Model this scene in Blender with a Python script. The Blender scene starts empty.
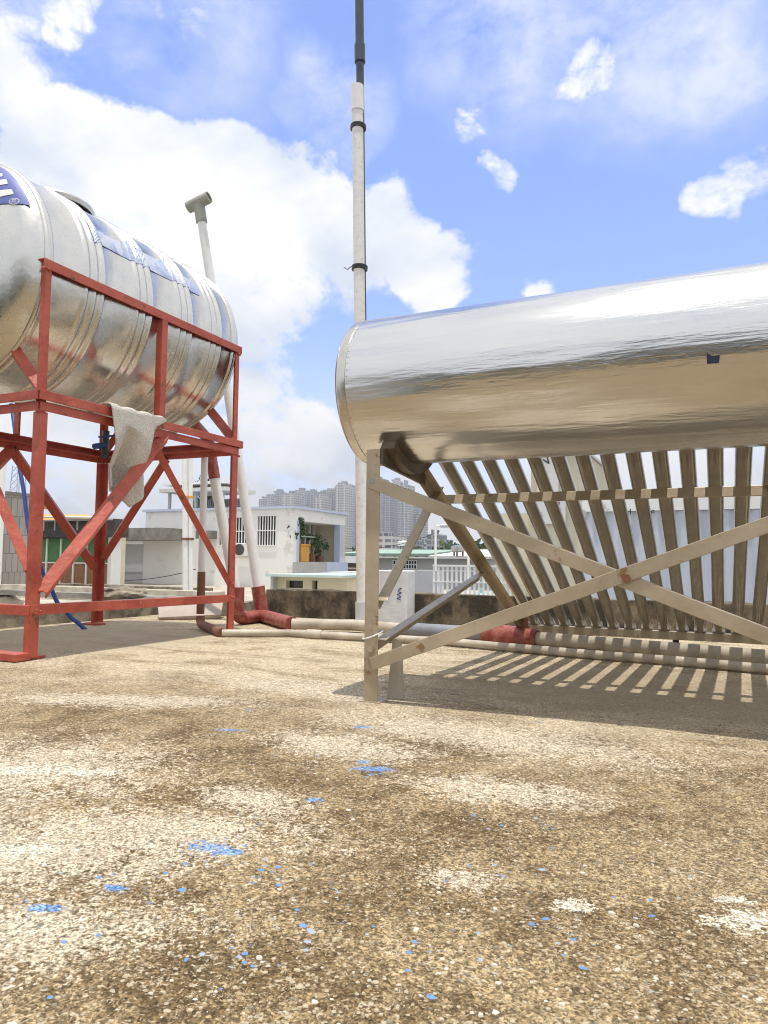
import bpy, bmesh, math, random
from mathutils import Vector, Matrix, noise
random.seed(7)
S = bpy.context.scene
COL = S.collection
rad = math.radians
# ------------------------------------------------------------------ camera
F, YAW, PITCH, ROLL, H = 716.8, rad(24.907), rad(3.858), rad(.612), .42
fw = Vector((-math.sin(YAW)*math.cos(PITCH), math.cos(YAW)*math.cos(PITCH), math.sin(PITCH)))
rt = Vector((math.cos(YAW), math.sin(YAW), 0)); up = rt.cross(fw)
r2 = math.cos(ROLL)*rt + math.sin(ROLL)*up; u2 = -math.sin(ROLL)*rt + math.cos(ROLL)*up
cam = bpy.data.cameras.new('camera'); co = bpy.data.objects.new('camera', cam); COL.objects.link(co)
cam.sensor_fit = 'VERTICAL'; cam.sensor_height = 24; cam.sensor_width = 18; cam.lens = 24*F/1024
cam.clip_start = .02; cam.clip_end = 8000
m = Matrix((r2, u2, -fw)).transposed().to_4x4(); m.translation = (0, 0, H); co.matrix_world = m
S.camera = co
S.cycles.filter_width = 1.05; S.cycles.use_denoising = True; S.cycles.denoising_prefilter = 'ACCURATE'
CP = Vector((0, 0, H))
def ray(x, y): return r2*((x-384)/F) - u2*((y-512)/F) + fw
def atY(x, y, Y): d = ray(x, y); return CP + d*(Y/d.y)
def atX(x, y, X): d = ray(x, y); return CP + d*(X/d.x)
def gnd(x, y, z=0.): d = ray(x, y); return CP + d*((z-H)/d.z)
# ------------------------------------------------------------------ light
SUN = Vector((.06, -.12, 1)).normalized()
S.view_settings.view_transform = 'Standard'; S.view_settings.look = 'None'
S.view_settings.exposure = 1.02; S.view_settings.gamma = 1; S.view_settings.use_curve_mapping = False
lp = bpy.data.lights.new('sun', 'SUN'); lp.energy = 2.0; lp.angle = rad(.53); lp.color = (1, .95, .87)
lo = bpy.data.objects.new('sun', lp); COL.objects.link(lo); lo.rotation_euler = SUN.to_track_quat('Z', 'Y').to_euler()
W = bpy.data.worlds.new('World'); S.world = W; W.use_nodes = True
def build_world():
    nt = W.node_tree; nt.nodes.clear(); N = nt.nodes.new; Lk = nt.links.new
    out = N('ShaderNodeOutputWorld'); sky = N('ShaderNodeTexSky'); sky.sky_type = 'NISHITA'; sky.sun_disc = False
    sky.sun_elevation = math.asin(SUN.z); sky.sun_rotation = math.atan2(SUN.x, SUN.y); sky.altitude = 20; sky.air_density = 1.0; sky.dust_density = .4; sky.ozone_density = 4.0
    b1 = N('ShaderNodeBackground'); b1.inputs[1].default_value = .13; hs_ = N('ShaderNodeHueSaturation'); hs_.inputs['Saturation'].default_value = 1.12; Lk(sky.outputs[0], hs_.inputs['Color']); ti = N('ShaderNodeMix'); ti.data_type = 'RGBA'; ti.blend_type = 'MULTIPLY'; ti.inputs[0].default_value = 1; ti.inputs[7].default_value = (1.16, .96, 1.08, 1); Lk(hs_.outputs[0], ti.inputs[6]); Lk(ti.outputs[2], b1.inputs[0])
    tc = N('ShaderNodeTexCoord'); D = tc.outputs['Generated']
    def math_(op, a, b=None, c=None, clamp=False):
        n = N('ShaderNodeMath'); n.operation = op; n.use_clamp = clamp
        for i, v in enumerate((a, b, c)):
            if v is None: continue
            if isinstance(v, (int, float)): n.inputs[i].default_value = v
            else: Lk(v, n.inputs[i])
        return n.outputs[0]
    def noise_(scale, detail, rough, dist=0, off=(0, 0, 0)):
        mp = N('ShaderNodeMapping'); mp.inputs['Location'].default_value = off; mp.inputs['Scale'].default_value = (1, 1, 1.5); Lk(D, mp.inputs[0])
        n = N('ShaderNodeTexNoise'); n.inputs['Scale'].default_value = scale; n.inputs['Detail'].default_value = detail
        n.inputs['Roughness'].default_value = rough; n.inputs['Distortion'].default_value = dist; Lk(mp.outputs[0], n.inputs[0]); return n.outputs[0]
    wn = N('ShaderNodeTexNoise'); wn.inputs['Scale'].default_value = 5.5; wn.inputs['Detail'].default_value = 5; wn.inputs['Roughness'].default_value = .6; Lk(D, wn.inputs[0])
    wv = N('ShaderNodeVectorMath'); wv.operation = 'MULTIPLY_ADD'; Lk(wn.outputs['Color'], wv.inputs[0]); wv.inputs[1].default_value = (.17, .17, .15); wv.inputs[2].default_value = (-.085, -.085, -.075)
    wa = N('ShaderNodeVectorMath'); wa.operation = 'ADD'; Lk(D, wa.inputs[0]); Lk(wv.outputs[0], wa.inputs[1])
    wz = N('ShaderNodeVectorMath'); wz.operation = 'NORMALIZE'; Lk(wa.outputs[0], wz.inputs[0]); DW = wz.outputs[0]
    # cumulus banks at chosen bearings, all at infinity: (pixel, angular radius in degrees, weight)
    blobs = [((-10, 190), 6.5, 1.), ((40, 190), 6.5, 1.), ((110, 195), 6.5, 1.), ((165, 190), 5.5, 1.), ((215, 205), 6, 1.), ((290, 225), 6, .95), ((60, 300), 12, 1.), ((240, 280), 7, .9), ((150, 330), 9, .8),
             ((330, 250), 6, .8), ((425, 260), 4, .85), ((380, 235), 4.5, .7), ((-120, 200), 14, 1.), ((270, 470), 6, .72), ((335, 475), 6, .75), ((130, 480), 8, .6), ((265, 385), 3.2, .6),
             ((590, 74), 3, .5), ((20, 0), 2.4, .5), ((75, -4), 3, .60), ((180, -4), 3.4, .56), ((320, 105), 2.2, .48), ((700, 196), 2.0, .54), ((730, 188), 2.4, .55), ((770, 176), 2.8, .56), ((465, 115), 2.1, .52), ((490, 166), 1.5, .51),
             ((540, 298), 2.0, .60), ((420, 480), 9, .6), ((620, 470), 12, .75), ((760, 470), 12, .8)]
    acc = None
    for (px, py), r, w in blobs:
        d = ray(px, py).normalized()
        dp = N('ShaderNodeVectorMath'); dp.operation = 'DOT_PRODUCT'; Lk(DW, dp.inputs[0]); dp.inputs[1].default_value = d
        mr = N('ShaderNodeMapRange'); mr.interpolation_type = 'SMOOTHSTEP'
        mr.inputs[1].default_value = math.cos(rad(r*1.3)); mr.inputs[2].default_value = math.cos(rad(r*.3)); mr.inputs[3].default_value = 0; mr.inputs[4].default_value = w
        Lk(dp.outputs['Value'], mr.inputs[0])
        acc = mr.outputs[0] if acc is None else math_('MAXIMUM', acc, mr.outputs[0])
    # unseen cloud cover added outside the view to whiten reflections in the steel
    back = N('ShaderNodeVectorMath'); back.operation = 'DOT_PRODUCT'; Lk(D, back.inputs[0]); back.inputs[1].default_value = fw
    bm_ = N('ShaderNodeMapRange'); Lk(back.outputs['Value'], bm_.inputs[0]); bm_.inputs[1].default_value = .745; bm_.inputs[2].default_value = .67; bm_.inputs[3].default_value = 0; bm_.inputs[4].default_value = 1
    big = noise_(2.2, 3, .5, 0, (3, 1, 0)); bg = N('ShaderNodeMapRange'); Lk(big, bg.inputs[0]); bg.inputs[1].default_value = .12; bg.inputs[2].default_value = .32; bg.inputs[4].default_value = .95
    acc = math_('MAXIMUM', acc, math_('MULTIPLY', bg.outputs[0], bm_.outputs[0]))
    n1 = noise_(7, 12, .62, .5); n2 = noise_(26, 8, .66, .4, (1.7, .3, 0))
    nn = math_('ADD', math_('MULTIPLY', math_('SUBTRACT', n1, .5), 2.6), math_('MULTIPLY', math_('SUBTRACT', n2, .5), 1.3))
    dens = N('ShaderNodeMapRange'); dens.interpolation_type = 'SMOOTHSTEP'
    Lk(math_('ADD', acc, math_('MULTIPLY', nn, math_('ADD', math_('MULTIPLY', acc, .8), .06))), dens.inputs[0])
    dens.inputs[1].default_value = .38; dens.inputs[2].default_value = .70
    # cloud tone: brighter at thick sunlit tops, a little grey-blue in hollows
    n3 = noise_(5, 7, .55, .2, (.2, .1, -.12))
    tone = N('ShaderNodeMapRange'); Lk(n3, tone.inputs[0]); tone.inputs[1].default_value = .36; tone.inputs[2].default_value = .56
    mx = N('ShaderNodeMix'); mx.data_type = 'RGBA'; Lk(tone.outputs[0], mx.inputs[0]); mx.inputs[6].default_value = (.66, .73, .85, 1); mx.inputs[7].default_value = (1, 1, 1, 1)
    b2 = N('ShaderNodeBackground'); b2.inputs[1].default_value = .56; Lk(mx.outputs[2], b2.inputs[0])
    # thin high sheet at upper right
    hz_ = None
    for (px, py), r in (((520, -20), 9), ((610, 10), 8), ((690, -20), 10), ((770, -10), 8), ((330, 100), 4), ((20, 30), 6), ((200, 20), 6)):
        dp = N('ShaderNodeVectorMath'); dp.operation = 'DOT_PRODUCT'; Lk(DW, dp.inputs[0]); dp.inputs[1].default_value = ray(px, py).normalized()
        mr = N('ShaderNodeMapRange'); mr.interpolation_type = 'SMOOTHSTEP'; mr.inputs[1].default_value = math.cos(rad(r*1.2)); mr.inputs[2].default_value = math.cos(rad(r*.2)); Lk(dp.outputs['Value'], mr.inputs[0])
        hz_ = mr.outputs[0] if hz_ is None else math_('MAXIMUM', hz_, mr.outputs[0])
    wsp = noise_(8, 12, .66, .15, (.4, 2, 0)); wm = N('ShaderNodeMapRange'); Lk(wsp, wm.inputs[0]); wm.inputs[1].default_value = .36; wm.inputs[2].default_value = .66
    sheet = math_('MULTIPLY', math_('MULTIPLY', hz_, wm.outputs[0]), .62)
    # thin pale veil low over the city
    sep = N('ShaderNodeSeparateXYZ'); Lk(D, sep.inputs[0])
    veil = N('ShaderNodeMapRange'); Lk(sep.outputs[2], veil.inputs[0]); veil.inputs[1].default_value = .30; veil.inputs[2].default_value = .0; veil.inputs[3].default_value = 0; veil.inputs[4].default_value = .55
    ms = N('ShaderNodeMixShader'); Lk(math_('MAXIMUM', math_('MAXIMUM', dens.outputs[0], sheet), veil.outputs[0]), ms.inputs[0]); Lk(b1.outputs[0], ms.inputs[1]); Lk(b2.outputs[0], ms.inputs[2])
    Lk(ms.outputs[0], out.inputs[0])
build_world()
# ------------------------------------------------------------------ helpers
class MB:
    """collects verts and faces, becomes ONE mesh object"""
    def __init__(s): s.v = []; s.f = []; s.mi = []
    def add(s, vs, fs, mi=0):
        o = len(s.v); s.v += [tuple(v) for v in vs]; s.f += [tuple(i+o for i in f) for f in fs]; s.mi += [mi]*len(fs)
    def box(s, a, b, mi=0):
        x0, x1 = sorted((a[0], b[0])); y0, y1 = sorted((a[1], b[1])); z0, z1 = sorted((a[2], b[2]))
        s.add([(x0,y0,z0),(x1,y0,z0),(x1,y1,z0),(x0,y1,z0),(x0,y0,z1),(x1,y0,z1),(x1,y1,z1),(x0,y1,z1)],
              [(0,3,2,1),(4,5,6,7),(0,1,5,4),(1,2,6,5),(2,3,7,6),(3,0,4,7)], mi); return s
    def prism(s, p0, p1, sec, a, b, mi=0):
        """section sec (list of 2-D, ccw) in axes a, b swept p0 -> p1"""
        p0, p1, a, b = Vector(p0), Vector(p1), Vector(a), Vector(b); n = len(sec)
        if (p1-p0).dot(a.cross(b)) < 0: sec = sec[::-1]
        vs = [p0+a*u+b*w for u, w in sec] + [p1+a*u+b*w for u, w in sec]
        s.add(vs, [tuple(range(n))[::-1], tuple(range(n, 2*n))] + [(i, (i+1) % n, n+(i+1) % n, n+i) for i in range(n)], mi); return s
    def bar(s, p0, p1, w, h, side, mi=0):
        """rectangular bar: w along side, h along the third axis"""
        d = (Vector(p1)-Vector(p0)).normalized(); a = Vector(side); a = (a-d*a.dot(d)).normalized(); b = d.cross(a)
        return s.prism(p0, p1, [(-w/2,-h/2),(w/2,-h/2),(w/2,h/2),(-w/2,h/2)], a, b, mi)
    def angle(s, p0, p1, w, t, fa, fb, mi=0):
        """angle iron: corner edge runs p0 -> p1, flanges go towards fa and fb"""
        d = (Vector(p1)-Vector(p0)).normalized(); a = Vector(fa); a = (a-d*a.dot(d)).normalized(); b = Vector(fb); b = b-d*b.dot(d); b = (b-a*b.dot(a)).normalized()
        return s.prism(p0, p1, [(0,0),(w,0),(w,t),(t,t),(t,w),(0,w)], a, b, mi)
    def tube(s, pts, r, n=20, mi=0, cap=True):
        pts = [Vector(p) for p in pts]; rs = r if isinstance(r, (list, tuple)) else [r]*len(pts)
        vs, fs = [], []; ref = None
        for i, p in enumerate(pts):
            d = (pts[min(i+1, len(pts)-1)]-pts[max(i-1, 0)]).normalized()
            if ref is None: ref = d.orthogonal().normalized()
            ref = (ref-d*ref.dot(d)).normalized(); b = d.cross(ref)
            for k in range(n): t = 2*math.pi*k/n; vs.append(p+(ref*math.cos(t)+b*math.sin(t))*rs[i])
        for i in range(len(pts)-1):
            for k in range(n): fs.append((i*n+k, i*n+(k+1) % n, (i+1)*n+(k+1) % n, (i+1)*n+k))
        if cap: fs += [tuple(range(n))[::-1], tuple(range((len(pts)-1)*n, len(pts)*n))]
        s.add(vs, fs, mi); return s
    def lathe(s, prof, c, axis, n=64, mi=0):
        """prof: list of (t along axis, radius); c: point where t = 0"""
        axis = Vector(axis).normalized(); a = axis.orthogonal().normalized(); b = axis.cross(a); c = Vector(c); vs, fs = [], []
        for t, r in prof:
            for k in range(n): q = 2*math.pi*k/n; vs.append(c+axis*t+(a*math.cos(q)+b*math.sin(q))*max(r, 1e-5))
        for i in range(len(prof)-1):
            for k in range(n): fs.append((i*n+k, i*n+(k+1) % n, (i+1)*n+(k+1) % n, (i+1)*n+k))
        fs += [tuple(range(n))[::-1], tuple(range((len(prof)-1)*n, len(prof)*n))]
        s.add(vs, fs, mi); return s
    def poly(s, pts, n, th, mi=0):
        """flat polygon given thickness th against direction n"""
        n = Vector(n).normalized(); pts = [Vector(p) for p in pts]; k = len(pts)
        vs = pts+[p-n*th for p in pts]
        nn = sum(((pts[i]-pts[0]).cross(pts[(i+1) % k]-pts[0]) for i in range(1, k-1)), Vector())
        if nn.dot(n) < 0: vs = pts[::-1]+[p-n*th for p in pts[::-1]]
        s.add(vs, [tuple(range(k)), tuple(range(k, 2*k))[::-1]]+[(i, k+i, k+(i+1) % k, (i+1) % k) for i in range(k)], mi); return s
    def build(s, name, mat, parent=None, smooth=False, bevel=0, label=None):
        me = bpy.data.meshes.new(name); me.from_pydata(s.v, [], s.f)
        for mm in (mat if isinstance(mat, (list, tuple)) else [mat]): me.materials.append(mm)
        if any(s.mi): me.polygons.foreach_set('material_index', s.mi)
        o = bpy.data.objects.new(name, me); COL.objects.link(o)
        if parent is not None: o.parent = parent; o.matrix_parent_inverse = Matrix.Translation(-world_loc(parent))
        if smooth: smooth_by_angle(me)
        if bevel:
            b = o.modifiers.new('bevel', 'BEVEL'); b.width = bevel; b.segments = 2; b.limit_method = 'ANGLE'; b.angle_limit = rad(50); b.harden_normals = False
        if label: o['label'] = label
        return o
def world_loc(o):
    v = Vector(o.location); p = o.parent
    while p is not None: v += Vector(p.location) + (o.matrix_parent_inverse.translation if False else Vector()); p = p.parent
    return v if o.type == 'EMPTY' else Vector()
def smooth_by_angle(me, ang=38):
    bm = bmesh.new(); bm.from_mesh(me)
    for f in bm.faces: f.smooth = True
    for e in bm.edges: e.smooth = len(e.link_faces) == 2 and e.calc_face_angle(0) < rad(ang)
    bm.to_mesh(me); bm.free()
def tag(o, label, cat, group=None):
    o['label'] = label; o['category'] = cat
    if group: o['group'] = group
    return o
def thing(name, label, cat, loc=(0, 0, 0), group=None):
    o = bpy.data.objects.new(name, None); COL.objects.link(o); o.location = loc; o.empty_display_size = .1
    return tag(o, label, cat, group)
def structure(o, kind='structure'): o['kind'] = kind; return o
def text_mesh(body, size, extrude=.002):
    c = bpy.data.curves.new('lettering', 'FONT'); c.body = body; c.size = size; c.extrude = extrude; c.align_x = 'CENTER'; c.align_y = 'CENTER'
    o = bpy.data.objects.new('lettering', c); COL.objects.link(o)
    bpy.context.view_layer.update()
    me = bpy.data.meshes.new_from_object(o.evaluated_get(bpy.context.evaluated_depsgraph_get()))
    COL.objects.unlink(o); bpy.data.objects.remove(o); return me
# ------------------------------------------------------------------ materials
def mat(name, col, rough=.6, metal=0, var=.12, scale=6, bump=0, bscale=60, col2=None, stretch=(1, 1, 1), spec=.5, edge=None, coat=0):
    """noise-mottled principled surface; col2 is a second colour that shows in patches"""
    M = bpy.data.materials.new(name); M.use_nodes = True; nt = M.node_tree; N = nt.nodes.new; Lk = nt.links.new
    P = nt.nodes['Principled BSDF']; P.inputs['Roughness'].default_value = rough; P.inputs['Metallic'].default_value = metal
    P.inputs['Specular IOR Level'].default_value = spec; P.inputs['Coat Weight'].default_value = coat
    tc = N('ShaderNodeTexCoord'); mp = N('ShaderNodeMapping'); mp.inputs['Scale'].default_value = stretch; Lk(tc.outputs['Object'], mp.inputs[0])
    n = N('ShaderNodeTexNoise'); n.inputs['Scale'].default_value = scale; n.inputs['Detail'].default_value = 8; n.inputs['Roughness'].default_value = .62; Lk(mp.outputs[0], n.inputs[0])
    r = N('ShaderNodeValToRGB'); Lk(n.outputs[0], r.inputs[0])
    c1 = [max(0, c*(1-var)) for c in col]; c3 = [min(1, c*(1+var)) for c in col]
    if col2: c3 = col2
    r.color_ramp.elements[0].position = edge[0] if edge else .3; r.color_ramp.elements[1].position = edge[1] if edge else .7
    r.color_ramp.elements[0].color = (*c1, 1); r.color_ramp.elements[1].color = (*c3, 1); Lk(r.outputs[0], P.inputs['Base Color'])
    if bump:
        n2 = N('ShaderNodeTexNoise'); n2.inputs['Scale'].default_value = bscale; n2.inputs['Detail'].default_value = 6; Lk(mp.outputs[0], n2.inputs[0])
        b = N('ShaderNodeBump'); b.inputs['Strength'].default_value = bump; b.inputs['Distance'].default_value = .01; Lk(n2.outputs[0], b.inputs['Height']); Lk(b.outputs[0], P.inputs['Normal'])
    return M
def steel(name, col, rough, stretch, bump, bscale, dist=.004, fine=.0):
    M = bpy.data.materials.new(name); M.use_nodes = True; nt = M.node_tree; N = nt.nodes.new; Lk = nt.links.new
    P = nt.nodes['Principled BSDF']; P.inputs['Metallic'].default_value = 1; P.inputs['Base Color'].default_value = (*col, 1)
    tc = N('ShaderNodeTexCoord'); mp = N('ShaderNodeMapping'); mp.inputs['Scale'].default_value = stretch; Lk(tc.outputs['Object'], mp.inputs[0])
    n = N('ShaderNodeTexNoise'); n.inputs['Scale'].default_value = bscale; n.inputs['Detail'].default_value = 3+fine; Lk(mp.outputs[0], n.inputs[0])
    b = N('ShaderNodeBump'); b.inputs['Strength'].default_value = bump; b.inputs['Distance'].default_value = dist; Lk(n.outputs[0], b.inputs['Height']); Lk(b.outputs[0], P.inputs['Normal'])
    if fine:
        n4 = N('ShaderNodeTexNoise'); n4.inputs['Scale'].default_value = 45; n4.inputs['Detail'].default_value = 5; Lk(mp.outputs[0], n4.inputs[0])
        b4 = N('ShaderNodeBump'); b4.inputs['Strength'].default_value = .16; b4.inputs['Distance'].default_value = .004; Lk(n4.outputs[0], b4.inputs['Height']); Lk(b.outputs[0], b4.inputs['Normal']); Lk(b4.outputs[0], P.inputs['Normal'])
    n2 = N('ShaderNodeTexNoise'); n2.inputs['Scale'].default_value = 9; n2.inputs['Detail'].default_value = 9; n2.inputs['Roughness'].default_value = .7; Lk(mp.outputs[0], n2.inputs[0])
    mr = N('ShaderNodeMapRange'); Lk(n2.outputs[0], mr.inputs[0]); mr.inputs[1].default_value = .3; mr.inputs[2].default_value = .7; mr.inputs[3].default_value = rough*.75; mr.inputs[4].default_value = rough*1.5; Lk(mr.outputs[0], P.inputs['Roughness'])
    return M
RED = mat('red_oxide_paint', (.43, .066, .038), .45, 0, .22, 9, .3, 40, col2=(.53, .115, .07))
def add_chips(M, scale, cut, col):
    nt = M.node_tree; N = nt.nodes.new; P = nt.nodes['Principled BSDF']; old = P.inputs['Base Color'].links[0].from_socket
    tc = N('ShaderNodeTexCoord'); n = N('ShaderNodeTexNoise'); n.inputs['Scale'].default_value = scale; n.inputs['Detail'].default_value = 8; n.inputs['Roughness'].default_value = .7; nt.links.new(tc.outputs['Object'], n.inputs[0])
    mr = N('ShaderNodeMapRange'); mr.inputs[1].default_value = cut; mr.inputs[2].default_value = cut+.04; nt.links.new(n.outputs[0], mr.inputs[0])
    mx = N('ShaderNodeMix'); mx.data_type = 'RGBA'; nt.links.new(mr.outputs[0], mx.inputs[0]); nt.links.new(old, mx.inputs[6]); mx.inputs[7].default_value = (*col, 1); nt.links.new(mx.outputs[2], P.inputs['Base Color'])
add_chips(RED, 14, .61, (.15, .055, .03)); add_chips(RED, 34, .655, (.50, .30, .24))
DIRTYRED = mat('red_plastic_pipe', (.33, .05, .035), .5, 0, .3, 22, .2, 60, col2=(.42, .16, .12), edge=(.4, .75))
TANK = steel('tank_stainless', (.66, .645, .61), .24, (1, 1, 1), .35, 7, .012)
DRUM = steel('drum_stainless', (.70, .695, .685), .18, (.30, 2.6, 2.6), .5, 7, .012, 4)
CAP = steel('cap_stainless', (.62, .59, .54), .22, (1, 1, 1), .1, 20)
FRAME = mat('frame_dull_steel', (.42, .345, .24), .42, .22, .16, 5, .12, 40, col2=(.54, .46, .34))
SADDLE = mat('dark_bracket_steel', (.10, .075, .05), .55, .3, .3, 12, .2, 40, col2=(.19, .15, .10))
add_chips(FRAME, 11, .60, (.26, .16, .08))
PVC = mat('white_pvc', (.78, .78, .77), .35, 0, .04, 5, .05, 60, col2=(.83, .83, .82))
PVCOLD = mat('weathered_pvc', (.40, .34, .25), .6, 0, .25, 7, .1, 60, col2=(.58, .52, .43))
GREYPVC = mat('grey_pvc', (.22, .23, .26), .5, 0, .15, 9)
GREYTEE = mat('grey_fitting', (.33, .335, .30), .5, 0, .2, 15)
BLACK = mat('black_tape', (.02, .02, .022), .45, 0, .2, 20)
DARKPIPE = mat('dark_pipe', (.045, .06, .085), .4, 0, .2, 10)
BLUE = mat('blue_plastic', (.025, .07, .27), .45, 0, .2, 10)
BLUELAB = mat('blue_label', (.10, .13, .42), .35, 0, .12, 10, col2=(.17, .2, .5))
BLUELET = mat('glare_blue_print', (.28, .36, .64), .3, 0, .2, 14, col2=(.48, .54, .70))
WHITELET = mat('white_print', (.8, .8, .8), .4, 0, .04, 10)
INK = mat('black_ink', (.02, .02, .025), .6, 0, .1, 10)
REDINK = mat('red_ink', (.35, .03, .04), .6, 0, .1, 10)
SACK = mat('woven_sack', (.60, .55, .47), .9, 0, .15, 170, .9, 260, col2=(.84, .82, .78))
WHITEWALL = mat('white_render', (.80, .80, .79), .8, 0, .0, 1.5, .1, 20, col2=(.84, .84, .83))
add_chips(WHITEWALL, .9, .60, (.66, .65, .62))
BLUEWALL = mat('pale_blue_render', (.50, .56, .72), .8, 0, .06, 2)
GREYWALL = mat('grey_render', (.42, .42, .41), .85, 0, .1, 2, .1, 10)
CREAM = mat('cream_render', (.66, .60, .46), .8, 0, .08, 2)
OLDCON = mat('stained_concrete', (.06, .048, .034), .9, 0, .3, 6, .7, 45, col2=(.34, .27, .18), edge=(.44, .78), stretch=(1, 1, .7))
CURB = mat('curb_concrete', (.15, .125, .09), .9, 0, .3, 7, .6, 45, col2=(.42, .37, .29), edge=(.38, .7))
LEDGE = mat('bleached_concrete', (.36, .31, .24), .9, 0, .25, 3, .4, 30, col2=(.60, .55, .46))
CANOPY = mat('canopy_concrete', (.20, .185, .165), .9, 0, .25, 3, .3, 20, col2=(.32, .30, .27))
SLAB = mat('broken_slab', (.42, .35, .31), .85, 0, .12, 8, .4, 40)
GLASS = mat('dark_window_glass', (.035, .05, .055), .08, 0, .3, 2)
WINFRAME = mat('white_bars', (.82, .82, .81), .5, 0, .03, 4)
GREENP = mat('green_panel', (.07, .20, .06), .6, 0, .25, 6)
BROWNP = mat('brown_panel', (.28, .14, .065), .6, 0, .25, 6)
DARKP = mat('dark_interior', (.06, .055, .05), .7, 0, .4, 4)
ORANGE = mat('orange_plastic', (.68, .34, .05), .5, 0, .1, 4)
AWN = mat('pale_awning', (.62, .60, .54), .6, 0, .1, 4)
TEALROOF = mat('pale_teal_sheet', (.46, .58, .56), .5, 0, .1, 4)
GREENROOF = mat('green_sheet_roof', (.30, .42, .34), .6, 0, .15, 2)
RUST = mat('rusty_steel', (.22, .10, .06), .7, .3, .3, 20, .3, 60)
LEAF1 = mat('leaf_dark', (.035, .075, .025), .6, 0, .4, 3)
LEAF2 = mat('leaf_light', (.09, .14, .04), .6, 0, .3, 3)
BARK = mat('bark', (.10, .075, .05), .9, 0, .3, 8)
STREET = mat('city_ground', (.16, .15, .13), .9, 0, .3, .02, col2=(.26, .25, .22))
BLOCKW = mat('apartment_wall', (.60, .58, .54), .85, 0, .1, .5)
def grid_mat(name, wall, glass, w, h, gap, horiz='x+y', rough=.8):
    """facade of window cells in a wall, for blocks too far away to show one window as a shape"""
    M = bpy.data.materials.new(name); M.use_nodes = True; nt = M.node_tree; N = nt.nodes.new; Lk = nt.links.new; P = nt.nodes['Principled BSDF']; P.inputs['Roughness'].default_value = rough
    tc = N('ShaderNodeTexCoord'); sp = N('ShaderNodeSeparateXYZ'); Lk(tc.outputs['Object'], sp.inputs[0])
    ad = N('ShaderNodeMath'); ad.operation = 'ADD'; Lk(sp.outputs[0], ad.inputs[0]); Lk(sp.outputs[1], ad.inputs[1])
    cb = N('ShaderNodeCombineXYZ'); Lk(ad.outputs[0], cb.inputs[0]); Lk(sp.outputs[2], cb.inputs[1])
    br = N('ShaderNodeTexBrick'); br.offset = 0; br.inputs['Scale'].default_value = 1; br.inputs['Brick Width'].default_value = w; br.inputs['Row Height'].default_value = h
    br.inputs['Mortar Size'].default_value = gap; br.inputs['Mortar Smooth'].default_value = .0; br.inputs['Bias'].default_value = 0
    br.inputs['Color1'].default_value = (*glass, 1); br.inputs['Color2'].default_value = (*[c*2.2 for c in glass], 1); br.inputs['Mortar'].default_value = (*wall, 1)
    Lk(cb.outputs[0], br.inputs['Vector']); Lk(br.outputs['Color'], P.inputs['Base Color']); return M
def corrugated(name, col, axis, pitch):
    M = bpy.data.materials.new(name); M.use_nodes = True; nt = M.node_tree; N = nt.nodes.new; Lk = nt.links.new; P = nt.nodes['Principled BSDF']; P.inputs['Roughness'].default_value = .45
    tc = N('ShaderNodeTexCoord'); n = N('ShaderNodeTexNoise'); n.inputs['Scale'].default_value = 1.3; n.inputs['Detail'].default_value = 6; Lk(tc.outputs['Object'], n.inputs[0])
    r = N('ShaderNodeValToRGB'); Lk(n.outputs[0], r.inputs[0]); r.color_ramp.elements[0].color = (*[c*.85 for c in col], 1); r.color_ramp.elements[1].color = (*col, 1); Lk(r.outputs[0], P.inputs['Base Color'])
    return M
def tile_mat(name, c1, c2, mort, w, h):
    M = bpy.data.materials.new(name); M.use_nodes = True; nt = M.node_tree; N = nt.nodes.new; Lk = nt.links.new; P = nt.nodes['Principled BSDF']; P.inputs['Roughness'].default_value = .85
    tc = N('ShaderNodeTexCoord'); sp = N('ShaderNodeSeparateXYZ'); Lk(tc.outputs['Object'], sp.inputs[0]); cb = N('ShaderNodeCombineXYZ'); ad = N('ShaderNodeMath'); ad.operation = 'ADD'; Lk(sp.outputs[0], ad.inputs[0]); Lk(sp.outputs[1], ad.inputs[1]); Lk(ad.outputs[0], cb.inputs[0]); Lk(sp.outputs[2], cb.inputs[1])
    br = N('ShaderNodeTexBrick'); br.inputs['Scale'].default_value = 1; br.inputs['Brick Width'].default_value = w; br.inputs['Row Height'].default_value = h; br.inputs['Mortar Size'].default_value = .012
    br.inputs['Color1'].default_value = (*c1, 1); br.inputs['Color2'].default_value = (*c2, 1); br.inputs['Mortar'].default_value = (*mort, 1); Lk(cb.outputs[0], br.inputs['Vector']); Lk(br.outputs['Color'], P.inputs['Base Color']); return M
def tube_glass():
    M = bpy.data.materials.new('vacuum_tube_glass'); M.use_nodes = True; P = M.node_tree.nodes['Principled BSDF']; nt = M.node_tree; N = nt.nodes.new
    tc = N('ShaderNodeTexCoord'); n = N('ShaderNodeTexNoise'); n.inputs['Scale'].default_value = 14; n.inputs['Detail'].default_value = 6; nt.links.new(tc.outputs['Object'], n.inputs[0])
    r = N('ShaderNodeValToRGB'); nt.links.new(n.outputs[0], r.inputs[0]); r.color_ramp.elements[0].color = (.16, .137, .10, 1); r.color_ramp.elements[1].color = (.28, .245, .19, 1)
    nt.links.new(r.outputs[0], P.inputs['Base Color']); P.inputs['Roughness'].default_value = .16; P.inputs['Specular IOR Level'].default_value = .9; P.inputs['Coat Weight'].default_value = .6; P.inputs['Coat Roughness'].default_value = .05; return M
TUBE = tube_glass()
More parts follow.
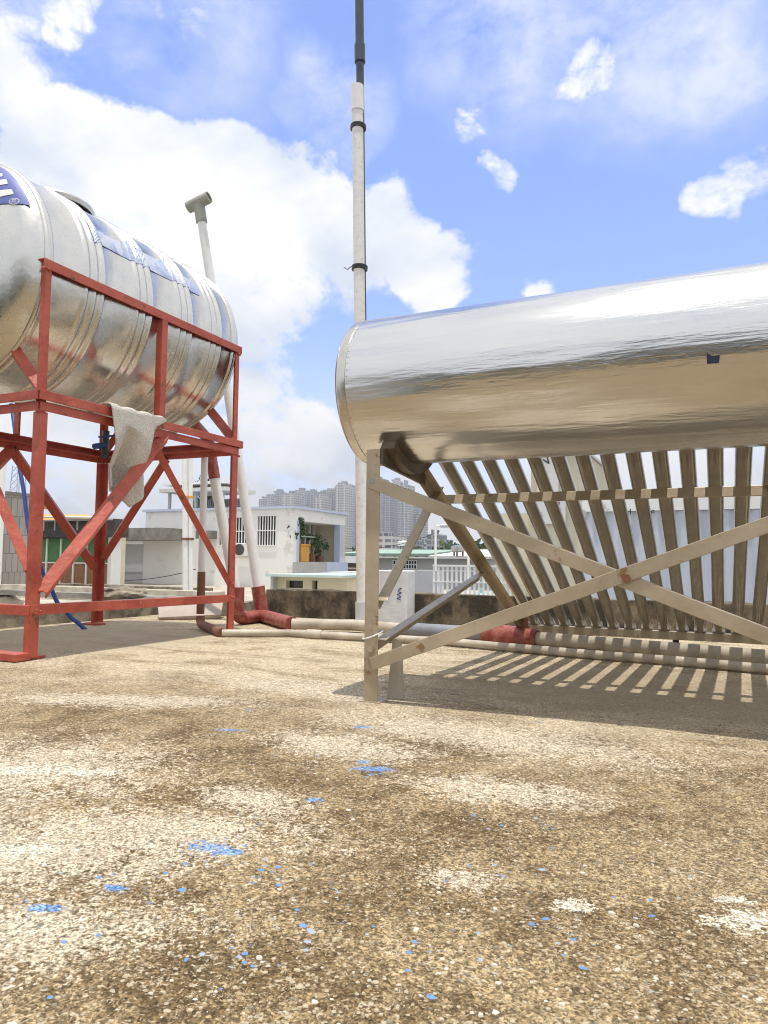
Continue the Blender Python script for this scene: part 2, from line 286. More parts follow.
def roof_mat():
    M = bpy.data.materials.new('weathered_roof_screed'); M.use_nodes = True; nt = M.node_tree; N = nt.nodes.new; Lk = nt.links.new; P = nt.nodes['Principled BSDF']; P.inputs['Roughness'].default_value = .95; P.inputs['Specular IOR Level'].default_value = .2
    geo = N('ShaderNodeNewGeometry'); pos = geo.outputs['Position']
    def noi(scale, detail=6, rough=.6, dist=0, st=None, off=(0, 0, 0)):
        n = N('ShaderNodeTexNoise'); n.inputs['Scale'].default_value = scale; n.inputs['Detail'].default_value = detail; n.inputs['Roughness'].default_value = rough; n.inputs['Distortion'].default_value = dist
        mp = N('ShaderNodeMapping'); mp.inputs['Location'].default_value = off; mp.inputs['Scale'].default_value = st or (1, 1, 1); Lk(pos, mp.inputs[0]); Lk(mp.outputs[0], n.inputs[0]); return n.outputs[0]
    def mrg(v, a, b, c=0., d=1., smooth=True):
        n = N('ShaderNodeMapRange'); n.interpolation_type = 'SMOOTHSTEP' if smooth else 'LINEAR'; Lk(v, n.inputs[0])
        for i, x in enumerate((a, b, c, d)): n.inputs[i+1].default_value = x
        return n.outputs[0]
    def mth(op, a, b, clamp=False):
        n = N('ShaderNodeMath'); n.operation = op; n.use_clamp = clamp
        for i, v in enumerate((a, b)):
            if isinstance(v, (int, float)): n.inputs[i].default_value = v
            else: Lk(v, n.inputs[i])
        return n.outputs[0]
    def mix(f, a, b):
        n = N('ShaderNodeMix'); n.data_type = 'RGBA'
        if isinstance(f, (int, float)): n.inputs[0].default_value = f
        else: Lk(f, n.inputs[0])
        for i, v in ((6, a), (7, b)):
            if isinstance(v, tuple): n.inputs[i].default_value = (*v, 1)
            else: Lk(v, n.inputs[i])
        return n.outputs[2]
    def spot(c, rx, ry, ang=0, amp=.8, sc=9):
        """irregular patch round a place on the roof"""
        mp = N('ShaderNodeMapping'); mp.vector_type = 'TEXTURE'; mp.inputs['Location'].default_value = (c[0], c[1], 0); mp.inputs['Rotation'].default_value = (0, 0, rad(ang)); mp.inputs['Scale'].default_value = (rx, ry, 1); Lk(pos, mp.inputs[0])
        le = N('ShaderNodeVectorMath'); le.operation = 'LENGTH'; Lk(mp.outputs[0], le.inputs[0])
        rag = mth('ADD', mth('MULTIPLY', mth('SUBTRACT', noi(sc, 10, .74, .9), .5), amp*2.4), mth('MULTIPLY', mth('SUBTRACT', noi(sc*5, 6, .75, .4), .5), amp*1.9))
        return mth('ADD', mth('SUBTRACT', 1., le.outputs['Value']), rag)
    # base: brown crust, tan screed
    big = noi(1.3, 6, .6, .4); mid = noi(6, 8, .68, .3, None, (3, 7, 0))
    vr = N('ShaderNodeTexVoronoi'); vr.inputs['Scale'].default_value = 280; Lk(pos, vr.inputs['Vector']); sr = N('ShaderNodeSeparateColor'); Lk(vr.outputs['Color'], sr.inputs[0])
    vr2 = N('ShaderNodeTexVoronoi'); vr2.inputs['Scale'].default_value = 105; Lk(pos, vr2.inputs['Vector']); sr2 = N('ShaderNodeSeparateColor'); Lk(vr2.outputs['Color'], sr2.inputs[0])
    jit = mth('ADD', mth('MULTIPLY', mth('SUBTRACT', sr.outputs[0], .5), .6), mth('MULTIPLY', mth('SUBTRACT', sr2.outputs[0], .5), .5))
    mid = mth('ADD', mid, mth('MULTIPLY', jit, .22))
    base = mix(mrg(mid, .36, .66), (.125, .085, .042), (.315, .236, .135))
    base = mix(mrg(big, .46, .68, 0, .5), base, (.40, .315, .205))
    # grey-cream dusty laitance behind and on the left
    sep = N('ShaderNodeSeparateXYZ'); Lk(pos, sep.inputs[0])
    far = mrg(mth('ADD', sep.outputs[1], mth('MULTIPLY', noi(2.1, 7, .65, .5), 1.6)), 2.25, 3.05)
    worn = noi(4.3, 9, .72, .5, (.6, 1.5, 1), (1, 2, 0))
    base = mix(mth('MULTIPLY', far, mrg(mth('ADD', worn, mth('MULTIPLY', jit, .15)), .36, .56, .2, 1.)), base, (.50, .42, .30))
    patches = [((0, 770), .40, .30, 20, .9), ((60, 850), .30, .16, 30, .9), ((20, 930), .22, .10, 25, .8), ((340, 745), .26, .13, 0, .7), ((120, 700), .5, .12, 20, .8), ((460, 880), .07, .04, 0, .8), ((250, 800), .14, .08, 0, .8), ((480, 735), .55, .18, -8, .6), ((150, 830), .30, .12, 20, .9), ((330, 690), .5, .16, 0, .8), ((500, 790), .22, .10, 10, .8)]
    acc = None
    for p, rx, ry, an, am in patches:
        q = spot(gnd(*p), rx, ry, an, am); acc = q if acc is None else mth('MAXIMUM', acc, q)
    base = mix(mrg(mth('ADD', acc, jit), .15, .45, 0, .85), base, (.53, .455, .35))
    # white plaster smears
    acc = None
    for p, rx, ry in [((755, 922), .055, .035), ((85, 772), .10, .03), ((20, 770), .14, .04), ((470, 800), .02, .012), ((375, 680), .1, .03), ((575, 905), .03, .02), ((735, 900), .03, .012), ((15, 850), .1, .03)]:
        q = spot(gnd(*p), rx, ry, 25, .9, 22); acc = q if acc is None else mth('MAXIMUM', acc, q)
    base = mix(mrg(mth('ADD', acc, mth('MULTIPLY', jit, .8)), .2, .4, 0, .9), base, (.62, .56, .46))
    # blue paint spills
    acc = None
    for p, rx, ry in [((372, 769), .045, .022), ((363, 762), .018, .015), ((208, 846), .034, .014), ((228, 852), .03, .013), ((362, 727), .03, .014), ((232, 730), .05, .012), ((45, 908), .03, .012), ((315, 800), .02, .012), ((118, 888), .02, .009)]:
        q = spot(gnd(*p), rx, ry, 20, .8, 30); acc = q if acc is None else mth('MAXIMUM', acc, q)
    base = mix(mrg(acc, .1, .3, 0, .85), base, (.12, .26, .55))
    blot = noi(17, 3, .5, .4, None, (9, 4, 0)); fleck = noi(5, 4, .5, 0, None, (2, 11, 0))
    base = mix(mth('MULTIPLY', mrg(blot, .70, .745), mrg(fleck, .5, .6, 0, .75)), base, (.20, .30, .52))
    # aggregate: two sizes of stone, each stone its own tone
    for sc, lo, hi, w in ((200, .45, 1.6, .7), (400, .3, 1.9, .8)):
        vo = N('ShaderNodeTexVoronoi'); vo.inputs['Scale'].default_value = sc; Lk(pos, vo.inputs['Vector'])
        s3 = N('ShaderNodeSeparateColor'); Lk(vo.outputs['Color'], s3.inputs[0]); tone = mrg(s3.outputs[0], 0, 1, lo, hi, False)
        k = N('ShaderNodeCombineColor'); [Lk(tone, k.inputs[i]) for i in range(3)]
        mu = N('ShaderNodeMix'); mu.data_type = 'RGBA'; mu.blend_type = 'MULTIPLY'; mu.inputs[0].default_value = w; Lk(base, mu.inputs[6]); Lk(k.outputs[0], mu.inputs[7]); base = mu.outputs[2]
    vo = N('ShaderNodeTexVoronoi'); vo.inputs['Scale'].default_value = 120; vo.inputs['Randomness'].default_value = 1; Lk(pos, vo.inputs['Vector'])
    s3 = N('ShaderNodeSeparateColor'); Lk(vo.outputs['Color'], s3.inputs[0])
    chips = mth('MULTIPLY', mrg(vo.outputs['Distance'], .34, .26), mrg(s3.outputs[1], .80, .82)); base = mix(mth('MULTIPLY', chips, .8), base, (.56, .49, .37))
    gold = mth('MULTIPLY', mrg(vo.outputs['Distance'], .36, .28), mrg(s3.outputs[1], .2, .18)); base = mix(mth('MULTIPLY', gold, .7), base, (.11, .075, .04))
    for sc_, ln, cut, cc in ((45, (1, 1, 1), .62, (.50, .42, .29)), (24, (.55, 1.3, 1), .70, (.52, .45, .33)), (60, (1, 1, 1), .3, (.085, .058, .03))):
        v2 = N('ShaderNodeTexVoronoi'); v2.inputs['Scale'].default_value = sc_; mp2 = N('ShaderNodeMapping'); mp2.inputs['Scale'].default_value = ln; mp2.inputs['Rotation'].default_value = (0, 0, .5); Lk(pos, mp2.inputs[0])
        ad2 = N('ShaderNodeVectorMath'); ad2.operation = 'MULTIPLY_ADD'; nz = N('ShaderNodeTexNoise'); nz.inputs['Scale'].default_value = sc_*2.5; nz.inputs['Detail'].default_value = 4; Lk(pos, nz.inputs[0]); Lk(nz.outputs['Color'], ad2.inputs[0]); ad2.inputs[1].default_value = (.7/sc_*8,)*3; Lk(mp2.outputs[0], ad2.inputs[2]); Lk(ad2.outputs[0], v2.inputs['Vector'])
        s4 = N('ShaderNodeSeparateColor'); Lk(v2.outputs['Color'], s4.inputs[0])
        sel = mrg(s4.outputs[2], cut, cut+.04) if cut > .5 else mrg(s4.outputs[2], cut, cut-.05)
        base = mix(mth('MULTIPLY', mth('MULTIPLY', sel, mrg(v2.outputs['Distance'], .40, .24)), .85), base, cc)
    # silty patches under the heater and tank stand, painted paler to lift the shade
    silt_shade_lift = spot((-.15, 2.55), 1.2, .75, 0, .5, 5); base = mix(mrg(silt_shade_lift, .1, .6, 0, .7), base, (.37, .30, .205))
    silt_shade_lift = spot((-3.1, 2.8), 1.0, .95, 0, .6, 4); base = mix(mrg(silt_shade_lift, .1, .5, 0, .7), base, (.45, .38, .27))
    Lk(base, P.inputs['Base Color'])
    vb = N('ShaderNodeTexVoronoi'); vb.inputs['Scale'].default_value = 110; Lk(pos, vb.inputs['Vector'])
    hgt = mth('ADD', mth('MULTIPLY', mrg(vb.outputs['Distance'], 0, .6, 1, 0), .5), mth('ADD', noi(60, 6, .7), mth('MULTIPLY', mid, 1.5)))
    b = N('ShaderNodeBump'); b.inputs['Strength'].default_value = .8; b.inputs['Distance'].default_value = .006; Lk(hgt, b.inputs['Height']); Lk(b.outputs[0], P.inputs['Normal'])
    return M
ROOF = roof_mat()
# ------------------------------------------------------------------ setting
structure(MB().box((-3.9, -5, -.35), (6, 4.62, 0)).build('roof_floor', ROOF))
g_ = MB(); g_.add([(-1800, -1800, -10), (1800, -1800, -10), (1800, 1800, -10), (-1800, 1800, -10)], [(0, 1, 2, 3)]); structure(g_.build('ground', STREET))
tag(MB().box((-3.88, -4.98, -10), (5.98, 4.60, -.352)).build('host_building', GREYWALL), 'grey building whose flat roof carries the tanks', 'building')
# back parapet, its left end broken
def rough_wall(name, x0, x1, y0, y1, z0, z1, M, parent=None, seg=.12, amp=.012, seed=0):
    b = MB(); n = max(2, int((x1-x0)/seg)); vs = []
    for i in range(n+1):
        x = x0+(x1-x0)*i/n
        j = lambda k: noise.noise((x*5+seed, k*3.1, seed))*amp
        vs += [(x, y0+j(1)*.5, z0), (x, y0+j(2)*.5, z1+j(3)), (x, y1+j(4)*.5, z1+j(5)), (x, y1, z0)]
    fs = []
    for i in range(n):
        a = i*4; c = a+4
        fs += [(a, c, c+1, a+1), (a+1, c+1, c+2, a+2), (a+2, c+2, c+3, a+3), (a+3, c+3, c, a)]
    fs += [(0, 1, 2, 3), (n*4+3, n*4+2, n*4+1, n*4)]
    b.add(vs, fs); return b.build(name, M, parent, bevel=.006)
tag(rough_wall('parapet_wall', -3.04, 6, 4.48, 4.62, -.01, .2, OLDCON), 'low dark stained concrete parapet along the back roof edge', 'wall')
tag(rough_wall('side_curb', -4.6, -3.1, 4.30, 4.5, -.05, .10, CURB, seed=5, amp=.03), 'crumbling low curb left of the back parapet', 'curb')
o = rough_wall('roof_curb', -5.0, 4.35, -.09, .09, -.01, .115, CURB, seed=9); o.rotation_euler.z = math.pi/2; o.location = (-3.86, 0, 0); tag(o, 'low crumbling concrete curb along the left roof edge', 'curb')
tag(rough_wall('rear_parapet', -3.8, 6, -5, -4.86, -.01, .75, OLDCON, seed=3), 'stained parapet behind the viewer on the near roof edge', 'wall')
# neighbouring terrace on the left, lower by half a metre
structure(MB().box((-22, -3, -.75), (-3.96, 24.5, -.60)).build('neighbour_terrace', LEDGE))
tag(MB().box((-21.9, -2.9, -10), (-4.0, 24.4, -.755)).build('terrace_building', WHITEWALL), 'white building under the neighbouring bleached terrace', 'building')
# ------------------------------------------------------------------ red tank stand
XR, XL, YN, YF_ = -2.52, -3.58, 2.05, 3.40
st = thing('tank_stand', 'red painted angle iron stand carrying the cylindrical water tank', 'stand', (XR, YN, 0))
W7, T = .07, .006
for (x, y, sx, sy, top, w) in ((XR, YN, -1, 1, 1.66, .040), (XR, YF_, -1, -1, 1.66, .050), (XL, YN, 1, 1, 1.66, .05), (XL, YF_, 1, -1, 1.66, .052)):
    MB().angle((x, y, .012), (x, y, 1.02), w, T, (sx, 0, 0), (0, sy, 0)).angle((x+sx*.004, y+sy*.004, 1.02), (x+sx*.004, y+sy*.004, top), w*.72, T, (sx, 0, 0), (0, sy, 0)).build('leg', RED, st, bevel=.002)
    MB().box((x-.025, y-.025, 0), (x+sx*.1-(.0 if sx > 0 else 0), y+sy*.1, .0115)).build('foot_plate', RED, st, bevel=.002)
# two stacked ring beams
for k, (z, ins) in enumerate(((1.022, .006), (1.064, -.012))):
    e = XR-ins, XL+ins, YN+ins, YF_-ins
    MB().angle((e[0]+.012, e[2]-.01, z+.04), (e[0]+.012, e[3]+.004, z+.04), .04, T, (0, 0, -1), (-1, 0, 0)).build('ring_beam', RED, st, bevel=.002)
    MB().angle((e[1]-.012, e[2]-.01, z+.04), (e[1]-.012, e[3]+.01, z+.04), .04, T, (0, 0, -1), (1, 0, 0)).build('ring_beam', RED, st, bevel=.002)
    MB().angle((e[0]+.002, e[2]-.0135, z+.039), (e[1]-.002, e[2]-.0135, z+.039), .039, T, (0, 0, -1), (0, 1, 0)).build('ring_beam', RED, st, bevel=.002)
    MB().angle((e[0]+.002, e[3]+.0135, z+.039), (e[1]-.002, e[3]+.0135, z+.039), .039, T, (0, 0, -1), (0, -1, 0)).build('ring_beam', RED, st, bevel=.002)
# guard rails beside the tank, mid posts
for x, s in ((XR, -1), (XL, 1)):
    MB().angle((x-s*.003, YN-.012, 1.665), (x-s*.003, YF_+.012, 1.665), .042, T, (0, 0, -1), (s, 0, 0)).build('guard_rail', RED, st, bevel=.002)
    MB().angle((x-s*.001, 2.745, 1.106), (x-s*.001, 2.745, 1.624), .04, T, (0, 1, 0), (s, 0, 0)).build('mid_post', RED, st, bevel=.002)
# low braces
MB().angle((XR+.004, YN, .225), (XR+.004, YF_, .215), .042, T, (0, 0, -1), (-1, 0, 0)).build('low_brace', RED, st, bevel=.002)
MB().angle((XR-.01, YN-.004, .222), (XL+.01, YN-.004, .222), .042, T, (0, 0, -1), (0, 1, 0)).build('low_brace', RED, st, bevel=.002)
MB().bar((XR, YN-.03, .018), (XL, YN-.03, .018), .07, .03, (0, 1, 0)).build('base_rail', RED, st, bevel=.003)
def diag(p0, p1, w, nrm, name='diagonal_brace'):
    d = (Vector(p1)-Vector(p0)).normalized(); nrm = Vector(nrm); s_ = d.cross(nrm).normalized()
    MB().angle(Vector(p0)+nrm*w*.3, Vector(p1)+nrm*w*.3, w, T, -nrm+s_, -nrm-s_).build(name, RED, st, bevel=.002)
diag((XR+.01, 2.10, .27), (XR+.01, 2.79, 1.03), .052, (1, 0, 0)); diag((XR, 2.72, .99), (XR, 3.385, .26), .034, (1, 0, 0))
diag((XL+.02, 2.74, 1.02), (XL+.02, 3.36, .36), .05, (1, 0, 0)); diag((XL+.02, 2.74, 1.02), (XL+.02, 2.10, .30), .05, (1, 0, 0))
diag((XR-.04, YN+.005, .36), (-3.02, YN+.005, 1.03), .042, (0, -1, 0)); diag((XL+.04, YN+.005, .36), (-3.07, YN+.005, 1.03), .042, (0, -1, 0))
diag((XL+.04, YF_-.02, .42), (-3.05, YF_-.02, 1.03), .045, (0, -1, 0))
for y in (YN+.02, YF_-.02):   # struts that cradle the tank
    diag((XR-.03, y, 1.11), (-2.77, y, 1.345), .042, (0, -1, 0), 'cradle_strut'); diag((XL+.03, y, 1.11), (-3.33, y, 1.345), .042, (0, -1, 0), 'cradle_strut')
# ------------------------------------------------------------------ water tank on the stand
TX, TZ, TR = -3.05, 1.685, .505; Y0, Y1 = 2.06, 3.39
tk = thing('water_tank', 'large ribbed stainless steel cylinder water tank on the red stand', 'water tank', (TX, (Y0+Y1)/2, TZ-TR))
prof = []
def rim(y): return [(y-.022, TR), (y-.016, TR+.008), (y-.010, TR+.010), (y-.005, TR+.003), (y, TR+.002), (y+.005, TR+.003), (y+.010, TR+.010), (y+.016, TR+.008), (y+.022, TR)]
def rib(y): return [(y-.020, TR), (y-.013, TR+.004), (y-.007, TR+.011), (y, TR+.013), (y+.007, TR+.011), (y+.013, TR+.004), (y+.020, TR)]
prof += rim(.022)
for yc in (.27, .58, .88, 1.13):
    for dy in (-.047, 0, .047): prof += rib(yc+dy)
prof += rim(Y1-Y0-.022)
MB().lathe(prof, (TX, Y0, TZ), (0, 1, 0), 128).build('tank_shell', TANK, tk, smooth=True)
def dome(n=20):
    a = []
    for i in range(n+1):
        r = TR*(i/n); a.append((r, -.135*math.sqrt(max(0, 1-(r/TR)**2.6))))
    return a
dn = dome()
MB().lathe([(z-.001, max(r, .001)) for r, z in dn], (TX, Y0, TZ), (0, 1, 0), 96).build('end_cap', TANK, tk, smooth=True)
MB().lathe([(-z+.001, max(r, .001)) for r, z in dn[::-1]], (TX, Y1, TZ), (0, 1, 0), 96).build('end_cap', TANK, tk, smooth=True)
# manhole lid on top
MB().lathe([(0, .20), (.02, .205), (.03, .20), (.04, .16), (.046, .05), (.047, .002)], (TX, 2.50, TZ+TR-.012), (0, 0, 1), 48).build('manhole_lid', TANK, tk, smooth=True)
def domez(r): return -.135*math.sqrt(max(0, 1-(min(r, TR*.999)/TR)**2.6))
def on_dome(x, z, lift=.004): return (x, Y0-.001+domez(math.hypot(x-TX, z-TZ))-lift, z)
# blue label on the near end cap, a sheet that follows the dome
def dome_patch(fn, nu, nv, lift, name, M, parent):
    b = MB(); vs = []
    for l in (lift, lift-.002):
        for i in range(nu+1):
            for j in range(nv+1):
                x, z = fn(i/nu, j/nv); vs.append(on_dome(x, z, l))
    fs = []; n = (nu+1)*(nv+1)
    for i in range(nu):
        for j in range(nv):
            a = i*(nv+1)+j; fs += [(a, a+nv+1, a+nv+2, a+1), (n+a+1, n+a+nv+2, n+a+nv+1, n+a)]
    ring = [i*(nv+1) for i in range(nu+1)]+[nu*(nv+1)+j for j in range(1, nv+1)]+[i*(nv+1)+nv for i in range(nu-1, -1, -1)]+[j for j in range(nv-1, 0, -1)]
    fs += [(ring[(k+1) % len(ring)], ring[k], n+ring[k], n+ring[(k+1) % len(ring)]) for k in range(len(ring))]
    b.add(vs, fs); return b.build(name, M, parent, smooth=True)
ZB = TZ+.215
def lab(u, v):
    z = ZB+(TR*.985-.215)*v*1.0; hw = math.sqrt(max(1e-6, (TR*.982)**2-(z-TZ)**2)); return TX-hw+2*hw*u, z
label = dome_patch(lab, 40, 14, .004, 'end_label', BLUELAB, tk)
def strokes(quads, lift, name, M, parent):
    b = MB()
    for q in quads:
        vs = []; n = 6
        for l in (lift, lift-.0015):
            for i in range(n+1):
                for j in range(n+1):
                    u, v = i/n, j/n
                    x = (q[0][0]*(1-u)+q[1][0]*u)*(1-v)+(q[3][0]*(1-u)+q[2][0]*u)*v; z = (q[0][1]*(1-u)+q[1][1]*u)*(1-v)+(q[3][1]*(1-u)+q[2][1]*u)*v
                    vs.append(on_dome(x, z, l))
        b.add(vs, [(i*(n+1)+j, (i+1)*(n+1)+j, (i+1)*(n+1)+j+1, i*(n+1)+j+1) for i in range(n) for j in range(n)])
    return b.build(name, M, parent)
def dome_hit(x, y):
    d = ray(x, y); t = 1.0
    for k in range(4000):
        p = CP+d*t
        if abs(p.x-TX) < TR and p.y >= Y0+domez(math.hypot(p.x-TX, p.z-TZ)): return p.x, p.z
        t += .001
    return TX, TZ
lq = lambda *ps: [dome_hit(*p) for p in ps]
strokes([lq((-14, 177), (4, 174), (4, 177), (-14, 183)), lq((-14, 184), (8, 180), (9.5, 184.5), (-14, 191)), lq((-14, 194), (13.5, 190), (15.5, 194.8), (-14, 203)), lq((-22, 178), (-2, 176), (1, 200), (-18, 205))], .0062, 'label_lettering', WHITELET, label)
cx, cz = dome_hit(15.5, 202)
ring = []
for k in range(20):
    a, b_ = 2*math.pi*k/20, 2*math.pi*(k+1)/20
    ring.append([(cx+math.cos(a)*.019, cz+math.sin(a)*.016), (cx+math.cos(b_)*.019, cz+math.sin(b_)*.016), (cx+math.cos(b_)*.0165, cz+math.sin(b_)*.0135), (cx+math.cos(a)*.0165, cz+math.sin(a)*.0135)])
def st_(x0, z0, x1, z1, w=.0022):
    d = Vector((x1-x0, z1-z0)).normalized(); n = Vector((-d.y, d.x))*w/2; return [(cx+x0-n.x, cz+z0-n.y), (cx+x1-n.x, cz+z1-n.y), (cx+x1+n.x, cz+z1+n.y), (cx+x0+n.x, cz+z0+n.y)]
ring += [st_(-.006, -.008, -.006, .009), st_(-.006, .008, .004, .008), st_(.004, .008, .006, .004), st_(.006, .004, .003, .0), st_(.003, .0, -.006, .0), st_(-.001, .0, .007, -.008)]
strokes(ring, .0063, 'registered_mark', WHITELET, label)
# blue print on the upper flank, sky glare painted in, wrapped on the shell
def cyl_hit(x, y):
    d = ray(x, y); o = CP; ax, az = o.x-TX, o.z-TZ; A = d.x**2+d.z**2; B = 2*(ax*d.x+az*d.z); Cc = ax*ax+az*az-(TR+.002)**2; D_ = B*B-4*A*Cc
    if D_ < 0: D_ = 0
    t = (-B-math.sqrt(D_))/(2*A); p = o+d*t; return p.y, math.atan2(p.z-TZ, p.x-TX)
def cyl_r(y):
    t = y-Y0; r = TR
    for (a, ra), (b, rb) in zip(prof, prof[1:]):
        if a <= t <= b and b > a: r = ra+(rb-ra)*(t-a)/(b-a)
    return r
pr_ = MB()
def cyl_poly(px):
    q = [cyl_hit(*p) for p in px]; n, mm = 14, 5
    top = []; 
    if len(q) == 3: q = q+[q[2]]
    vs = []
    for i in range(n+1):
        for j in range(mm+1):
            u, v = i/n, j/mm
            y = (q[0][0]*(1-u)+q[1][0]*u)*(1-v)+(q[3][0]*(1-u)+q[2][0]*u)*v; a = (q[0][1]*(1-u)+q[1][1]*u)*(1-v)+(q[3][1]*(1-u)+q[2][1]*u)*v
            r = cyl_r(y)+.0025; vs.append((TX+r*math.cos(a), y, TZ+r*math.sin(a)))
    pr_.add(vs, [(i*(mm+1)+j, (i+1)*(mm+1)+j, (i+1)*(mm+1)+j+1, i*(mm+1)+j+1) for i in range(n) for j in range(mm)])
for q in [((92, 242), (97, 243), (104, 233), (92, 229)), ((97, 242.5), (110, 249.5), (110, 248), (97, 241.5)), ((109, 249), (119, 254), (113, 243), (111.5, 243)), ((110, 249.5), (124, 257.5), (124, 256), (112, 249)),
          ((124, 257), (133, 262), (126, 243), (120, 241)), ((136, 263), (144.5, 267.5), (140, 249), (133, 247)), ((145, 267.5), (170, 280), (166, 272), (150, 264)), ((157, 270), (169, 277), (163, 259), (155, 262)), ((170, 280), (177, 283), (175, 279), (168, 274)),
          ((181, 285), (190, 290), (187, 283), (184, 284)), ((190, 291), (200, 296), (196, 285), (191, 280))]: cyl_poly(q)
pr_.build('flank_print', BLUELET, tk)
pr_ = MB(); pr_band = [(92, 241, 94, 228), (110, 249, 107, 236), (125, 257, 122, 243), (145, 267, 140, 251), (170, 279, 164, 263), (185, 287, 180, 274), (200, 295, 196, 283)]
def band_strip():
    q = [(cyl_hit(a, b), cyl_hit(c, d)) for a, b, c, d in pr_band]; vs = []; n = 60
    for i in range(n+1):
        t = i/n*(len(q)-1); k = min(int(t), len(q)-2); f_ = t-k
        y = q[k][0][0]*(1-f_)+q[k+1][0][0]*f_; lo_a = q[k][0][1]*(1-f_)+q[k+1][0][1]*f_; hi_a = q[k][1][1]*(1-f_)+q[k+1][1][1]*f_
        for j in range(5): a = lo_a+(hi_a-lo_a)*j/4; r = cyl_r(y)+.0014; vs.append((TX+r*math.cos(a), y, TZ+r*math.sin(a)))
    pr_.add(vs, [(i*5+j, (i+1)*5+j, (i+1)*5+j+1, i*5+j+1) for i in range(n) for j in range(4)])
band_strip(); pr_.build('print_band', mat('glare_blue_band', (.50, .55, .70), .35, .3, .15, 12, col2=(.66, .68, .74)), tk)  # pale tint paints the sky glare over the blue print
# sack cloth thrown over the beam
def lerp_tab(t, tab):
    for (a, va), (b_, vb_) in zip(tab, tab[1:]):
        if t <= b_: return va+(vb_-va)*(t-a)/(b_-a)
    return tab[-1][1]
def cloth():
    b = MB(); nu, nv = 48, 40; vs = []
    for i in range(nu+1):
        u = i/nu
        top = atX(112+52*u, 405.5+11*u, XR+.048); bot = atX(lerp_tab(u, [(0, 105), (.3, 119), (.5, 130), (.7, 141), (.85, 152), (1, 161)]), lerp_tab(u, [(0, 487), (.18, 492), (.3, 490), (.45, 508), (.6, 500), (.75, 482), (1, 440)]), XR-.055)
        for j in range(nv+1):
            v = j/nv
            if v < .14: vs.append((XR-.05+.098*v/.14, top.y, 1.124+.004*math.sin(u*20)-.012*(v/.14)**6)); continue
            w = (v-.14)/.86; p = top.lerp(bot, w)
            fold = (.042*math.sin(u*11+.3+1.2*w)+.010*math.sin(u*27+w*3))*min(1, w*2)
            x = XR+.048-.104*min(1, max(0, w-.2)*1.9)**1.2+fold if w > .22 else XR+.048
            if w > .22: x = min(x, XR+.048)
            vs.append((x, p.y, min(p.z, 1.112)))
    b.add(vs, [(i*(nv+1)+j, i*(nv+1)+j+1, (i+1)*(nv+1)+j+1, (i+1)*(nv+1)+j) for i in range(nu) for j in range(nv)])
    o = b.build('sack_cloth', SACK); 
    for p in o.data.polygons: p.use_smooth = True
    s_ = o.modifiers.new('thick', 'SOLIDIFY'); s_.thickness = .005; return o
tag(cloth(), 'beige woven sack draped over the beam of the red stand', 'cloth')
# blue ball valve under the tank, by the far left leg
vx, vy, vz = XL+.12, 3.30, 1.12
vl = thing('outlet_valve', 'blue handled outlet valve under the far end of the steel tank', 'valve', (vx, vy, vz))
MB().tube([(vx, vy, 1.21), (vx, vy, 1.04)], .022, 16).build('valve_body', DARKPIPE, vl, smooth=True)
MB().tube([(vx, vy, 1.12), (vx+.0, vy-.09, 1.10)], [.02, .017], 16).build('valve_spout', BLUE, vl, smooth=True)
MB().bar((vx, vy-.05, 1.165), (vx+.02, vy+.06, 1.19), .03, .012, (1, 0, 0)).build('valve_handle', BLUE, vl, bevel=.003)
# blue hose that slants down behind the stand
hz = [atY(11, 404, 3.1), atY(20, 470, 3.0), atY(30, 535, 2.95), atY(44, 575, 2.95), atY(58, 603, 3.0), atY(72, 618, 3.05), atY(86, 630, 3.1)]
hz = [Vector(p) for p in hz]; hh = []
for i in range(len(hz)-1):
    for k in range(6): hh.append(hz[i].lerp(hz[i+1], k/6)+Vector((.004*math.sin(i*6+k), 0, 0)))
tag(MB().tube(hh+[hz[-1]], .012, 10).build('blue_hose', BLUE, smooth=True), 'thin blue hose slanting down behind the red stand', 'hose')
# ------------------------------------------------------------------ pipes round the tank
def elbow(p, d0, d1, r, n=8):
    """points of a quarter bend from direction d0 into d1 round corner p"""
    p, d0, d1 = Vector(p), Vector(d0).normalized(), Vector(d1).normalized(); R_ = r*1.8; return [p-d0*R_*(1-math.sin(t))+d1*R_*(1-math.cos(t)) for t in [math.pi/2*k/n for k in range(n+1)]]
PB = Vector((-2.756, 4.03, .04)); PBt = Vector((-3.140, 3.76, 2.72)); PA = Vector((-2.76, 3.75, .05)); P2z = .042
vb = thing('overflow_pipe', 'tall leaning white plastic pipe with grey tee on top behind the tank', 'pipe', (PB.x, PB.y, 0))
dB = (PBt-PB).normalized(); MB().tube([PB+dB*.11, PBt], [.034, .029], 24).build('riser', PVC, vb, smooth=True)
MB().tube([PBt-dB*.02, PBt+dB*.10], .038, 24).build('tee_socket', GREYTEE, vb, smooth=True)
ta = Vector((.88, .10, .27)).normalized()
def hollow(a, b, r, t, name, M, par, n=24):
    a, b = Vector(a), Vector(b); L_ = (b-a).length
    MB().lathe([(.012, r-t), (0, r-t), (0, r), (L_, r), (L_, r-t), (L_-.012, r-t)], a, b-a, n).build(name, M, par, smooth=True)
    MB().lathe([(.013, r-t-.0005), (L_-.013, r-t-.0005)], a, b-a, n).build('tee_bore', DARKP, par, smooth=True)
tc_ = PBt+dB*.12; hollow(tc_-ta*.085, tc_+ta*.085, .039, .006, 'tee', GREYTEE, vb)
